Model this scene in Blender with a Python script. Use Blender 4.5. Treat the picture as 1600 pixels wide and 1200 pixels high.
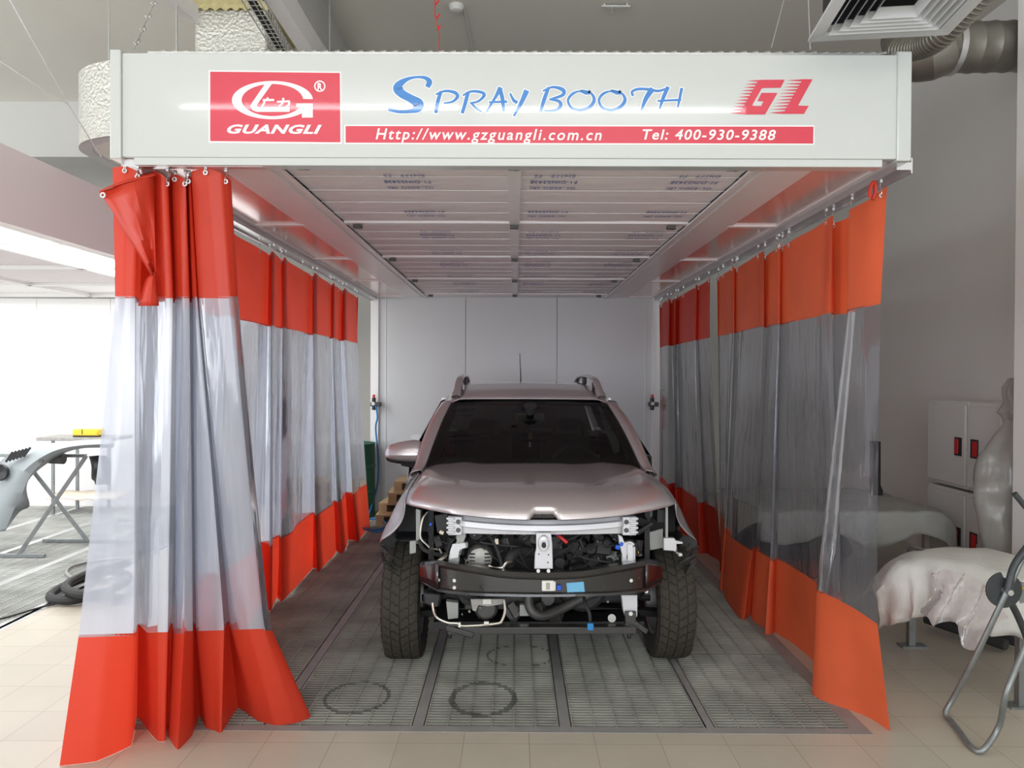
import bpy, bmesh, math, random
from math import sin, cos, pi, radians as R, sqrt, tan
from mathutils import Vector, Matrix
from mathutils.geometry import tessellate_polygon

for o in list(bpy.data.objects): bpy.data.objects.remove(o)
S = bpy.context.scene
COL = S.collection
rng = random.Random(7)

# ------------------------------------------------------------------ camera
EYE = Vector((0, 0, 1.70))
FPX = 1190.0
cam_d = bpy.data.cameras.new('camera')
cam_d.sensor_width = 36.0
cam_d.lens = FPX / 1600 * 36
cam_d.clip_start = 0.05
cam = bpy.data.objects.new('camera', cam_d)
COL.objects.link(cam)
CM = Matrix.Rotation(R(0.24), 4, 'Z') @ Matrix.Rotation(R(90 - 0.63), 4, 'X') @ Matrix.Rotation(R(0.24), 4, 'Z')
cam.matrix_world = Matrix.Translation(EYE) @ CM
S.camera = cam

# ------------------------------------------------------------------ exposure, world, daylight
S.view_settings.view_transform = 'Standard'
S.view_settings.look = 'None'
S.view_settings.gamma = 1.0
S.view_settings.use_curve_mapping = False
S.view_settings.exposure = 0.10
W = bpy.data.worlds.new('daylight'); S.world = W
W.use_nodes = True
W.node_tree.nodes['Background'].inputs[0].default_value = (0.86, 0.93, 1.0, 1)
W.node_tree.nodes['Background'].inputs[1].default_value = 1.65
W.light_settings.distance = 3.0

def area(name, loc, target, sx, sy, power, color=(1, 1, 1)):
    l = bpy.data.lights.new(name, 'AREA'); l.shape = 'RECTANGLE'
    l.size = sx; l.size_y = sy; l.energy = power; l.color = color
    o = bpy.data.objects.new(name, l); COL.objects.link(o)
    o.location = loc
    o.rotation_euler = (Vector(target) - Vector(loc)).to_track_quat('-Z', 'Y').to_euler()
    return o
# daylight through the shopfront windows behind the camera and on the left
area('daylight_front', (-1.0, -5.6, 2.2), (-0.3, 6, 1.2), 9.0, 3.4, 340, (0.93, 0.96, 1.0))
area('daylight_left', (-10.2, 2.5, 2.3), (0, 5.5, 1.8), 9.0, 3.6, 340, (0.95, 0.97, 1.0))

# ------------------------------------------------------------------ pixel helpers (measure the place)
def ray(px, py):
    return CM.to_3x3() @ Vector(((px - 800) / FPX, (600 - py) / FPX, -1))
def at(px, py, Y):                       # point at depth Y
    d = ray(px, py); return EYE + d * ((Y - EYE.y) / d.y)
def fl(px, py, z=0.0):                   # point at height z
    d = ray(px, py); return EYE + d * ((z - EYE.z) / d.z)

# ------------------------------------------------------------------ materials
MATS = {}
def mat(name, col=(.8, .8, .8), rough=.5, metal=0.0, var=0.0, scale=8.0, bump=0.0, bscale=40.0, coat=0.0, emit=None, estr=0.0, spec=0.5):
    m = bpy.data.materials.new(name); m.use_nodes = True
    nt = m.node_tree; b = nt.nodes['Principled BSDF']
    b.inputs['Base Color'].default_value = (*col, 1)
    b.inputs['Roughness'].default_value = rough
    b.inputs['Metallic'].default_value = metal
    b.inputs['Coat Weight'].default_value = coat
    b.inputs['Specular IOR Level'].default_value = spec
    if emit:
        b.inputs['Emission Color'].default_value = (*emit, 1)
        b.inputs['Emission Strength'].default_value = estr
    tc = nt.nodes.new('ShaderNodeTexCoord')
    if var > 0:
        n = nt.nodes.new('ShaderNodeTexNoise'); n.inputs['Scale'].default_value = scale; n.inputs['Detail'].default_value = 5
        mx = nt.nodes.new('ShaderNodeMix'); mx.data_type = 'RGBA'
        mx.inputs['A'].default_value = (*[c * (1 - var) for c in col], 1)
        mx.inputs['B'].default_value = (*[min(1, c * (1 + var)) for c in col], 1)
        nt.links.new(tc.outputs['Object'], n.inputs['Vector'])
        nt.links.new(n.outputs['Fac'], mx.inputs['Factor'])
        nt.links.new(mx.outputs['Result'], b.inputs['Base Color'])
    if bump > 0:
        n2 = nt.nodes.new('ShaderNodeTexNoise'); n2.inputs['Scale'].default_value = bscale; n2.inputs['Detail'].default_value = 4
        bp = nt.nodes.new('ShaderNodeBump'); bp.inputs['Strength'].default_value = bump; bp.inputs['Distance'].default_value = .02
        nt.links.new(tc.outputs['Object'], n2.inputs['Vector'])
        nt.links.new(n2.outputs['Fac'], bp.inputs['Height'])
        nt.links.new(bp.outputs['Normal'], b.inputs['Normal'])
    MATS[name] = m
    return m
def bsdf(m): return m.node_tree.nodes['Principled BSDF']

def sheet_mat(name, tint, milk, body, rough=.12, gloss=.5, bump=.15):
    """clear flexible sheet: see-through with a milky body and a glossy skin"""
    m = bpy.data.materials.new(name); m.use_nodes = True
    nt = m.node_tree; nt.nodes.clear()
    out = nt.nodes.new('ShaderNodeOutputMaterial')
    tr = nt.nodes.new('ShaderNodeBsdfTransparent'); tr.inputs[0].default_value = (*tint, 1)
    df = nt.nodes.new('ShaderNodeBsdfDiffuse'); df.inputs[0].default_value = (*body, 1)
    tl = nt.nodes.new('ShaderNodeBsdfTranslucent'); tl.inputs[0].default_value = (*body, 1)
    gl = nt.nodes.new('ShaderNodeBsdfGlossy'); gl.inputs['Roughness'].default_value = rough
    a = nt.nodes.new('ShaderNodeMixShader'); a.inputs[0].default_value = .5
    b = nt.nodes.new('ShaderNodeMixShader')
    c = nt.nodes.new('ShaderNodeMixShader')
    fr = nt.nodes.new('ShaderNodeLayerWeight'); fr.inputs['Blend'].default_value = .25
    mu = nt.nodes.new('ShaderNodeMath'); mu.operation = 'MULTIPLY_ADD'; mu.inputs[1].default_value = gloss; mu.inputs[2].default_value = .04; mu.use_clamp = True
    tc = nt.nodes.new('ShaderNodeTexCoord')
    mp = nt.nodes.new('ShaderNodeMapping'); mp.inputs['Scale'].default_value = (3, 3, .6)
    no = nt.nodes.new('ShaderNodeTexNoise'); no.inputs['Scale'].default_value = 2.2; no.inputs['Detail'].default_value = 3
    mr = nt.nodes.new('ShaderNodeMapRange'); mr.inputs[1].default_value = .3; mr.inputs[2].default_value = .7
    mr.inputs[3].default_value = max(0, milk - .10); mr.inputs[4].default_value = milk + .10
    bp = nt.nodes.new('ShaderNodeBump'); bp.inputs['Strength'].default_value = bump; bp.inputs['Distance'].default_value = .05
    L = nt.links.new
    L(tc.outputs['Object'], mp.inputs[0]); L(mp.outputs[0], no.inputs['Vector']); L(no.outputs['Fac'], mr.inputs[0])
    L(no.outputs['Fac'], bp.inputs['Height']); L(bp.outputs[0], gl.inputs['Normal'])
    L(df.outputs[0], a.inputs[1]); L(tl.outputs[0], a.inputs[2])
    L(mr.outputs[0], b.inputs[0]); L(tr.outputs[0], b.inputs[1]); L(a.outputs[0], b.inputs[2])
    L(fr.outputs['Fresnel'], mu.inputs[0]); L(mu.outputs[0], c.inputs[0]); L(b.outputs[0], c.inputs[1]); L(gl.outputs[0], c.inputs[2])
    L(c.outputs[0], out.inputs[0])
    MATS[name] = m
    return m

M = {}
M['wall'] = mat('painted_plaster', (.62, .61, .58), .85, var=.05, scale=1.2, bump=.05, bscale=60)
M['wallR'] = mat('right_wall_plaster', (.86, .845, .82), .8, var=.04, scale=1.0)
M['ceil'] = mat('ceiling_paint', (.76, .74, .67), .9, var=.05, scale=1.0)
M['boothwhite'] = mat('booth_white_steel', (.66, .68, .70), .38, var=.02, scale=2)
M['fascia'] = mat('fascia_white_gloss', (.56, .58, .565), .14, coat=.4, var=.01)
M['frame'] = mat('white_frame_steel', (.86, .84, .85), .3, var=.04)
M['galv'] = mat('galvanised_steel', (.62, .63, .63), .35, .9, var=.15, scale=30)
M['alu'] = mat('aluminium', (.66, .66, .68), .3, .9)
M['cover'] = mat('side_cover_panel', (.84, .66, .64), .16, .5, var=.03)  # pink in the base colour imitates the red curtains' reflection
M['filter'] = mat('ceiling_filter_cloth', (.86, .82, .84), .7, var=.05, scale=12, bump=.5, bscale=9)
M['filtertext'] = mat('filter_print_blue', (.12, .17, .42), .7)
M['stickred'] = mat('sticker_red', (.62, .035, .07), .25, coat=.4)
M['stickwhite'] = mat('sticker_white', (.85, .86, .84), .25, coat=.4)
M['stickblue'] = mat('sticker_blue', (.035, .20, .55), .25, coat=.4)
M['orange'] = mat('orange_pvc', (.74, .062, .028), .42, var=.12, scale=3, bump=.08, bscale=6)
M['orangeR'] = mat('orange_pvc_dusty', (.84, .145, .055), .5, var=.18, scale=3)
M['black'] = mat('black_plastic', (.02, .02, .022), .45)
M['blackmetal'] = mat('black_painted_steel', (.018, .017, .017), .28, .0, coat=.6)
M['rubber'] = mat('dark_rubber', (.02, .02, .02), .7)
M['tyre'] = mat('dusty_tyre_rubber', (.042, .036, .027), .85, var=.25, scale=14)
M['tyreside'] = mat('tyre_sidewall_rubber', (.022, .021, .02), .75)
M['rim'] = mat('alloy_rim', (.45, .45, .46), .35, .8)
M['bay'] = mat('engine_bay_dark', (.022, .022, .024), .6, var=.4, scale=9)
M['cast'] = mat('cast_aluminium', (.33, .32, .30), .5, .7, var=.35, scale=18)
M['castdark'] = mat('dark_cast_metal', (.09, .088, .085), .5, .5, var=.4, scale=14)
M['pipe'] = mat('bare_aluminium_pipe', (.62, .59, .52), .3, .9)
M['primer'] = mat('grey_primer_panel', (.36, .37, .35), .5, var=.1)
M['bracket'] = mat('silver_painted_bracket', (.62, .62, .65), .35, .25, var=.06)
M['blue'] = mat('blue_plastic', (.01, .10, .62), .4)
M['bluetape'] = mat('blue_masking_tape', (.16, .44, .68), .7, var=.06, scale=30)
M['redp'] = mat('red_plastic', (.6, .02, .02), .4)
M['whitep'] = mat('white_plastic', (.75, .74, .70), .45)
M['yellow'] = mat('yellow_plastic', (.75, .50, .03), .5, var=.1)
M['greenp'] = mat('dark_green_drum', (.01, .09, .05), .65, var=.2, scale=6)
M['wood'] = mat('pallet_wood', (.42, .30, .17), .8, var=.25, scale=12)
M['bluehose'] = mat('blue_air_hose', (.02, .20, .50), .4)
M['greyplastic'] = mat('grey_bumper_plastic', (.27, .30, .31), .5, var=.06)
M['foil'] = mat('foil_insulation', (.74, .73, .68), .38, .75, var=.1, scale=30, bump=.8, bscale=45)
M['duct'] = mat('galvanised_duct', (.26, .25, .22), .42, .75, var=.25, scale=8)
M['standmetal'] = mat('worn_steel_tube', (.25, .27, .27), .4, .6, var=.3, scale=20)
M['standblack'] = mat('stand_dark_steel', (.05, .055, .06), .45, .3, var=.3, scale=20)
M['cabinet'] = mat('cabinet_white_enamel', (.70, .69, .67), .4, var=.02)
M['cloth'] = mat('dust_cloth', (.62, .615, .58), .85, var=.08, scale=6, bump=.5, bscale=14)
M['greycloth'] = mat('grey_dust_cloth', (.38, .385, .36), .85, var=.15, scale=7, bump=.5, bscale=14)
M['bag'] = sheet_mat('translucent_bag_film', (.9, .88, .86), .74, (.62, .60, .57), .2, .4, .5)
M['film'] = sheet_mat('thin_plastic_film', (.95, .93, .93), .6, (.86, .80, .80), .16, .6, .6)
M['pvc'] = sheet_mat('clear_pvc_curtain', (.84, .86, .92), .70, (.64, .67, .77), .12, .7, .35)
M['pvcR'] = sheet_mat('clear_pvc_dim', (.80, .82, .87), .26, (.40, .405, .45), .05, 1.3, .6)  # same sheet; the right side's missing backlight is put into a darker colour
M['yellowfoam'] = mat('yellow_foam', (.62, .55, .28), .9, var=.2, scale=30, bump=.6, bscale=30)
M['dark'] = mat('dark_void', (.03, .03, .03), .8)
M['pit'] = mat('pit_concrete', (.13, .125, .115), .9, var=.2)
M['lamp'] = mat('lamp_diffuser_lit', (.9, .9, .9), .4, emit=(.93, .97, 1.0), estr=9.0)
M['tube'] = mat('lamp_tube_lit', (.9, .9, .9), .4, emit=(.98, .99, 1.0), estr=26.0)
M['neigh'] = mat('neighbour_booth_white', (.90, .89, .88), .5)
M['neighside'] = mat('neighbour_booth_side', (.86, .81, .82), .4)
M['smear'] = mat('wall_patch_white', (.80, .82, .84), .7)
M['seat'] = mat('seat_fabric_dark', (.02, .02, .022), .8)
M['trim'] = mat('interior_trim_light', (.42, .46, .43), .6)
M['mirrorglass'] = mat('mirror_back_pale', (.50, .58, .54), .3)
M['gold'] = mat('pendant_gold', (.45, .34, .06), .4, .4)
M['paper'] = mat('masking_paper', (.72, .64, .52), .8, var=.1)

def glow_through(m, k):
    nt = m.node_tree; b = bsdf(m); out = nt.nodes['Material Output']
    tl = nt.nodes.new('ShaderNodeBsdfTranslucent'); mx = nt.nodes.new('ShaderNodeMixShader'); mx.inputs[0].default_value = k
    src = b.inputs['Base Color'].links[0].from_socket
    nt.links.new(src, tl.inputs[0]); nt.links.new(b.outputs[0], mx.inputs[1]); nt.links.new(tl.outputs[0], mx.inputs[2]); nt.links.new(mx.outputs[0], out.inputs[0])
glow_through(M['orange'], .38); glow_through(M['orangeR'], .30)
# metallic rose-silver car paint
def car_paint():
    m = mat('rose_silver_car_paint', (.56, .505, .515), .30, .62, coat=1.0)
    b = bsdf(m); b.inputs['Coat Roughness'].default_value = .04
    nt = m.node_tree
    tc = nt.nodes['Texture Coordinate']
    n = nt.nodes.new('ShaderNodeTexNoise'); n.inputs['Scale'].default_value = 900
    bp = nt.nodes.new('ShaderNodeBump'); bp.inputs['Strength'].default_value = .03
    nt.links.new(tc.outputs['Object'], n.inputs['Vector']); nt.links.new(n.outputs['Fac'], bp.inputs['Height'])
    nt.links.new(bp.outputs[0], b.inputs['Normal'])
    return m
M['paint'] = car_paint()

def glass_mat(name, tint, gloss=.9):
    m = bpy.data.materials.new(name); m.use_nodes = True
    nt = m.node_tree; nt.nodes.clear()
    out = nt.nodes.new('ShaderNodeOutputMaterial')
    tr = nt.nodes.new('ShaderNodeBsdfTransparent'); tr.inputs[0].default_value = (*tint, 1)
    gl = nt.nodes.new('ShaderNodeBsdfGlossy'); gl.inputs['Roughness'].default_value = .02
    fr = nt.nodes.new('ShaderNodeFresnel'); fr.inputs[0].default_value = 1.45
    c = nt.nodes.new('ShaderNodeMixShader')
    nt.links.new(fr.outputs[0], c.inputs[0]); nt.links.new(tr.outputs[0], c.inputs[1]); nt.links.new(gl.outputs[0], c.inputs[2])
    nt.links.new(c.outputs[0], out.inputs[0])
    return m
M['glass'] = glass_mat('tinted_car_glass', (.42, .48, .45))

# floor tiles
def tile_mat():
    m = mat('beige_floor_tiles', (.5, .43, .34), .32)
    nt = m.node_tree; b = bsdf(m); tc = nt.nodes['Texture Coordinate']
    mp = nt.nodes.new('ShaderNodeMapping'); mp.inputs['Location'].default_value = (-.073 + .001, -3.5 + .001, 0)
    br = nt.nodes.new('ShaderNodeTexBrick'); br.offset = 0.0; br.squash = 1.0
    br.inputs['Scale'].default_value = 1.0; br.inputs['Brick Width'].default_value = .305; br.inputs['Row Height'].default_value = .305
    br.inputs['Mortar Size'].default_value = .0022; br.inputs['Mortar Smooth'].default_value = .2; br.inputs['Bias'].default_value = 0
    br.inputs['Color1'].default_value = (.50, .455, .375, 1); br.inputs['Color2'].default_value = (.535, .49, .405, 1)
    br.inputs['Mortar'].default_value = (.34, .29, .23, 1)
    n = nt.nodes.new('ShaderNodeTexNoise'); n.inputs['Scale'].default_value = 2.5; n.inputs['Detail'].default_value = 6
    mr = nt.nodes.new('ShaderNodeMapRange'); mr.inputs[3].default_value = .86; mr.inputs[4].default_value = 1.08
    mx = nt.nodes.new('ShaderNodeMix'); mx.data_type = 'RGBA'; mx.blend_type = 'MULTIPLY'; mx.inputs['Factor'].default_value = 1
    L = nt.links.new
    L(tc.outputs['Object'], mp.inputs[0]); L(mp.outputs[0], br.inputs['Vector'])
    L(tc.outputs['Object'], n.inputs['Vector']); L(n.outputs['Fac'], mr.inputs[0])
    L(br.outputs['Color'], mx.inputs['A']); L(mr.outputs[0], mx.inputs['B']); L(mx.outputs['Result'], b.inputs['Base Color'])
    return m
M['tiles'] = tile_mat()

# grating steel with dark drip rings
def grate_mat(name, base, rings):
    m = mat(name, base, .6, .0)
    nt = m.node_tree; b = bsdf(m)
    g = nt.nodes.new('ShaderNodeNewGeometry')
    sep = nt.nodes.new('ShaderNodeSeparateXYZ'); nt.links.new(g.outputs['Position'], sep.inputs[0])
    n = nt.nodes.new('ShaderNodeTexNoise'); n.inputs['Scale'].default_value = 3.0; n.inputs['Detail'].default_value = 6
    nt.links.new(g.outputs['Position'], n.inputs['Vector'])
    mr = nt.nodes.new('ShaderNodeMapRange'); mr.inputs[1].default_value = .3; mr.inputs[2].default_value = .7; mr.inputs[3].default_value = .62; mr.inputs[4].default_value = 1.15
    nt.links.new(n.outputs['Fac'], mr.inputs[0])
    fac = mr.outputs[0]
    def mth(op, a, c=None, v=None):
        q = nt.nodes.new('ShaderNodeMath'); q.operation = op
        for i, s in enumerate((a, c)):
            if s is None: continue
            if isinstance(s, (int, float)): q.inputs[i].default_value = s
            else: nt.links.new(s, q.inputs[i])
        return q.outputs[0]
    n3 = nt.nodes.new('ShaderNodeTexNoise'); n3.inputs['Scale'].default_value = 14
    nt.links.new(g.outputs['Position'], n3.inputs['Vector'])
    for (cx, cy, rx, ry, th) in rings:
        dx = mth('DIVIDE', mth('SUBTRACT', sep.outputs[0], cx), rx)
        dy = mth('DIVIDE', mth('SUBTRACT', sep.outputs[1], cy), ry)
        r = mth('SQRT', mth('ADD', mth('MULTIPLY', dx, dx), mth('MULTIPLY', dy, dy)))
        d = mth('ABSOLUTE', mth('SUBTRACT', r, 1.0))
        lim = mth('MULTIPLY', n3.outputs['Fac'], th * 2)
        dark = mth('LESS_THAN', d, lim)
        fac = mth('MULTIPLY', fac, mth('SUBTRACT', 1.0, mth('MULTIPLY', dark, .55)))
    mx = nt.nodes.new('ShaderNodeMix'); mx.data_type = 'RGBA'; mx.blend_type = 'MULTIPLY'; mx.inputs['Factor'].default_value = 1
    mx.inputs['A'].default_value = (*base, 1)
    nt.links.new(fac, mx.inputs['B']); nt.links.new(mx.outputs['Result'], b.inputs['Base Color'])
    return m

# ------------------------------------------------------------------ mesh tools
class MB:
    def __init__(s): s.v = []; s.f = []; s.m = []; s.cur = 0
    def add(s, vs, fs):
        n = len(s.v); s.v += [tuple(v) for v in vs]
        for f in fs: s.f.append([i + n for i in f]); s.m.append(s.cur)
        return s
    def box(s, c, d, rot=None):
        hx, hy, hz = d[0] / 2, d[1] / 2, d[2] / 2
        vs = [Vector((x, y, z)) for x in (-hx, hx) for y in (-hy, hy) for z in (-hz, hz)]
        if rot is not None:
            rm = rot if isinstance(rot, Matrix) else (Matrix.Rotation(rot[2], 3, 'Z') @ Matrix.Rotation(rot[1], 3, 'Y') @ Matrix.Rotation(rot[0], 3, 'X'))
            vs = [rm @ v for v in vs]
        c = Vector(c)
        return s.add([v + c for v in vs], [(0, 1, 3, 2), (4, 6, 7, 5), (0, 4, 5, 1), (2, 3, 7, 6), (0, 2, 6, 4), (1, 5, 7, 3)])
    def b2(s, x0, x1, y0, y1, z0, z1):
        return s.box(((x0 + x1) / 2, (y0 + y1) / 2, (z0 + z1) / 2), (abs(x1 - x0), abs(y1 - y0), abs(z1 - z0)))
    def bar(s, a, b, w, h=None, up=(0, 0, 1)):
        a = Vector(a); b = Vector(b); h = h or w
        d = (b - a); L = d.length; d.normalize(); up = Vector(up)
        x = d.cross(up)
        if x.length < 1e-4: x = d.cross(Vector((1, 0, 0)))
        x.normalize(); y = x.cross(d)
        vs = [p + x * sx * w / 2 + y * sy * h / 2 for p in (a, b) for sx, sy in ((-1, -1), (1, -1), (1, 1), (-1, 1))]
        return s.add(vs, [(3, 2, 1, 0), (4, 5, 6, 7), (0, 1, 5, 4), (1, 2, 6, 5), (2, 3, 7, 6), (3, 0, 4, 7)])
    def tube(s, pts, r, n=8, closed=False, caps=True):
        pts = [Vector(p) for p in pts]; k = len(pts)
        rs = r if isinstance(r, (list, tuple)) else [r] * k
        prev = None; vs = []
        for i, p in enumerate(pts):
            if closed: t = pts[(i + 1) % k] - pts[i - 1]
            else: t = pts[min(i + 1, k - 1)] - pts[max(i - 1, 0)]
            if t.length < 1e-9: t = Vector((0, 0, 1))
            t.normalize()
            if prev is None:
                x = t.cross(Vector((0, 0, 1)))
                if x.length < .05: x = t.cross(Vector((1, 0, 0)))
            else: x = prev - t * prev.dot(t)
            x.normalize(); prev = x; y = t.cross(x)
            vs += [p + (x * cos(2 * pi * j / n) + y * sin(2 * pi * j / n)) * rs[i] for j in range(n)]
        fs = []
        for i in range(k if closed else k - 1):
            a = i * n; b = ((i + 1) % k) * n
            for j in range(n):
                j2 = (j + 1) % n; fs.append((a + j, a + j2, b + j2, b + j))
        if caps and not closed:
            fs.append(tuple(reversed(range(n)))); fs.append(tuple(range((k - 1) * n, k * n)))
        return s.add(vs, fs)
    def cyl(s, a, b, r, n=16): return s.tube([a, b], r, n)
    def lathe(s, prof, axis='Z', c=(0, 0, 0), n=32, close=False):
        vs = []; k = len(prof); c = Vector(c)
        for j in range(n):
            a = 2 * pi * j / n
            for (r, h) in prof:
                if axis == 'Z': v = Vector((r * cos(a), r * sin(a), h))
                elif axis == 'X': v = Vector((h, r * cos(a), r * sin(a)))
                else: v = Vector((r * cos(a), h, r * sin(a)))
                vs.append(c + v)
        fs = []
        for j in range(n):
            a = j * k; b = ((j + 1) % n) * k
            for i in range(k if close else k - 1):
                i2 = (i + 1) % k; fs.append((a + i, b + i, b + i2, a + i2))
        return s.add(vs, fs)
    def grid(s, rows, mats=None):
        r = len(rows); c = len(rows[0]); vs = [v for row in rows for v in row]; n = len(s.v)
        s.v += [tuple(v) for v in vs]
        for i in range(r - 1):
            for j in range(c - 1):
                s.f.append([n + i * c + j, n + i * c + j + 1, n + (i + 1) * c + j + 1, n + (i + 1) * c + j])
                s.m.append(mats(i, j) if mats else s.cur)
        return s
    def prism(s, poly, f, th):
        """poly: 2-D outline; f(u,v,w)->point, w in {0,th}"""
        P = [Vector((p[0], p[1], 0)) for p in poly]
        tri = tessellate_polygon([P]); n = len(poly)
        vs = [f(p[0], p[1], 0) for p in poly] + [f(p[0], p[1], th) for p in poly]
        fs = [tuple(t) for t in tri] + [tuple(i + n for i in reversed(t)) for t in tri]
        for i in range(n): fs.append((i, (i + 1) % n, (i + 1) % n + n, i + n))
        return s.add(vs, fs)
    def build(s, name, m, parent=None, smooth=True, bevel=0.0, solid=0.0, sharp=35, fix=True, loc=None):
        me = bpy.data.meshes.new(name); me.from_pydata(s.v, [], s.f)
        for mm in (m if isinstance(m, (list, tuple)) else [m]): me.materials.append(mm)
        if any(s.m): me.polygons.foreach_set('material_index', s.m)
        me.update()
        if fix:
            b = bmesh.new(); b.from_mesh(me); bmesh.ops.recalc_face_normals(b, faces=b.faces); b.to_mesh(me); b.free()
        if smooth:
            me.polygons.foreach_set('use_smooth', [True] * len(me.polygons)); me.set_sharp_from_angle(angle=R(sharp))
        o = bpy.data.objects.new(name, me); COL.objects.link(o)
        if parent is not None: o.parent = parent
        if loc is not None: o.location = loc
        if solid:
            q = o.modifiers.new('s', 'SOLIDIFY'); q.thickness = solid; q.offset = 0
        if bevel:
            q = o.modifiers.new('b', 'BEVEL'); q.width = bevel; q.segments = 2; q.limit_method = 'ANGLE'; q.angle_limit = R(40)
        return o

def tag(o, label, cat, group=None, kind=None):
    o['label'] = label; o['category'] = cat
    if group: o['group'] = group
    if kind: o['kind'] = kind
    return o
def thing(name, label, cat, loc=(0, 0, 0), rz=0, group=None):
    o = bpy.data.objects.new(name, None); COL.objects.link(o); o.empty_display_size = .1
    o.location = loc; o.rotation_euler = (0, 0, rz)
    return tag(o, label, cat, group)
def struct(o, label=None):
    o['kind'] = 'structure'
    if label: o['label'] = label
    return o
def crs(p, n=6, closed=False):
    """Catmull-Rom through points"""
    p = [Vector(q) for q in p]; k = len(p); out = []
    rngk = k if closed else k - 1
    for i in range(rngk):
        if closed: a, b, c, d = p[i - 1], p[i], p[(i + 1) % k], p[(i + 2) % k]
        else: a, b, c, d = p[max(i - 1, 0)], p[i], p[i + 1], p[min(i + 2, k - 1)]
        for j in range(n):
            t = j / n
            out.append(.5 * ((2 * b) + (c - a) * t + (2 * a - 5 * b + 4 * c - d) * t * t + (3 * b - a - 3 * c + d) * t ** 3))
    if not closed: out.append(p[-1])
    return out
def lerp(a, b, t): return a + (b - a) * t
def text_geo(s, shear=0.0, bold=0.0, space=1.0, extrude=0.0):
    cu = bpy.data.curves.new('t', 'FONT'); cu.body = s; cu.shear = shear; cu.offset = bold; cu.space_character = space; cu.resolution_u = 3
    o = bpy.data.objects.new('t', cu); COL.objects.link(o)
    dg = bpy.context.evaluated_depsgraph_get(); dg.update()
    me = bpy.data.meshes.new_from_object(o.evaluated_get(dg))
    vs = [v.co.copy() for v in me.vertices]; fs = [tuple(p.vertices) for p in me.polygons]
    bpy.data.objects.remove(o); bpy.data.meshes.remove(me)
    x0 = min(v.x for v in vs); x1 = max(v.x for v in vs); y0 = min(v.y for v in vs); y1 = max(v.y for v in vs)
    return [((v.x - x0) / (x1 - x0), (v.y - y0) / (y1 - y0)) for v in vs], fs, (x1 - x0) / (y1 - y0)
# ================================================================== the hall
HX0, HX1, HY0, HY1, HZ = -11.0, 4.05, -6.5, 11.2, 4.82
PX = [-1.90, -1.18, -.465, .25, .945, 1.66]      # grating columns of the booth pit
PY0, PY1 = 3.65, 9.60
NX0, NX1, NY0, NY1 = -7.6, -3.42, 3.75, 9.75       # neighbour booth pit
def quads_floor():
    mb = MB()
    for (a, b, c, d) in ((HX0, HX1, HY0, PY0), (PX[-1], HX1, PY0, HY1), (NX1, PX[0], PY0, HY1),
                         (PX[0], PX[-1], PY1, HY1), (HX0, NX0, PY0, HY1), (NX0, NX1, NY1, HY1), (NX0, NX1, PY0, NY0)):
        mb.b2(a, b, c, d, -.05, 0)
    return mb
struct(quads_floor().build('floor', M['tiles'], smooth=False))
pit = MB()
for (a, b, c, d) in ((PX[0], PX[-1], PY0, PY1), (NX0, NX1, NY0, NY1)):
    pit.b2(a, b, c, d, -.34, -.30); pit.b2(a - .02, a, c, d, -.34, -.05); pit.b2(b, b + .02, c, d, -.34, -.05)
    pit.b2(a, b, c - .02, c, -.34, -.05); pit.b2(a, b, d, d + .02, -.34, -.05)
struct(pit.build('floor_pit', M['pit'], smooth=False))
struct(MB().b2(HX0, HX1, HY0, HY1, HZ, HZ + .1).build('ceiling', M['ceil'], smooth=False))
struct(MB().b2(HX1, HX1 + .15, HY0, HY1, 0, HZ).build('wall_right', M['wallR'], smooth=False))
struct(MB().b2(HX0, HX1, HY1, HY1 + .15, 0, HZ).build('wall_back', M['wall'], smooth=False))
# shopfront behind the camera: sill, header and posts around big windows
wf = MB(); wf.b2(HX0, HX1, HY0 - .15, HY0, 0, .5); wf.b2(HX0, HX1, HY0 - .15, HY0, 3.9, HZ)
for i in range(7): wf.b2(HX0 + i * 2.45, HX0 + i * 2.45 + .35, HY0 - .15, HY0, .5, 3.9)
struct(wf.build('wall_front', M['wall'], smooth=False))
wl = MB(); wl.b2(HX0 - .15, HX0, HY0, HY1, 0, .5); wl.b2(HX0 - .15, HX0, HY0, HY1, 4.1, HZ)
for i in range(8): wl.b2(HX0 - .15, HX0, HY0 + i * 2.45, HY0 + i * 2.45 + .4, .5, 4.1)
wl.b2(HX0 - .15, HX0, 8.0, HY1, 0, HZ)
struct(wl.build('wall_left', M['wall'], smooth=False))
# down-stand beam at the left back, concrete pillar at the right
struct(MB().b2(HX0, -1.8, 8.75, 9.15, 4.19, HZ).build('beam', M['wall'], smooth=False))
struct(MB().b2(3.33, 3.80, 4.66, 5.10, 0, HZ).build('pillar', M['wallR'], smooth=False))
# beam along the hall above the booth (its lower face is the diagonal band over the sign)
struct(MB().b2(-1.95, -1.62, 3.0, 8.75, HZ - .34, HZ).build('beam', M['wall'], smooth=False))

# ================================================================== spray booth
booth = thing('spray_booth_canopy', 'white spray booth with printed sign fascia, filter ceiling and steel back wall over the car', 'spray booth', (0, 0, 0))
FY = 3.39; HC = 2.675; RX = 1.755; BY = 9.52
fx0, fx1 = at(173, 160, FY).x, at(1423, 160, FY).x
fz1, fz0 = at(800, 84, FY).z, at(800, 247, FY).z
fas = MB(); fas.b2(fx0 + .05, fx1 - .06, FY, FY + .05, fz0, fz1)
fascia = fas.build('fascia', M['fascia'], booth, bevel=.004)
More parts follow.
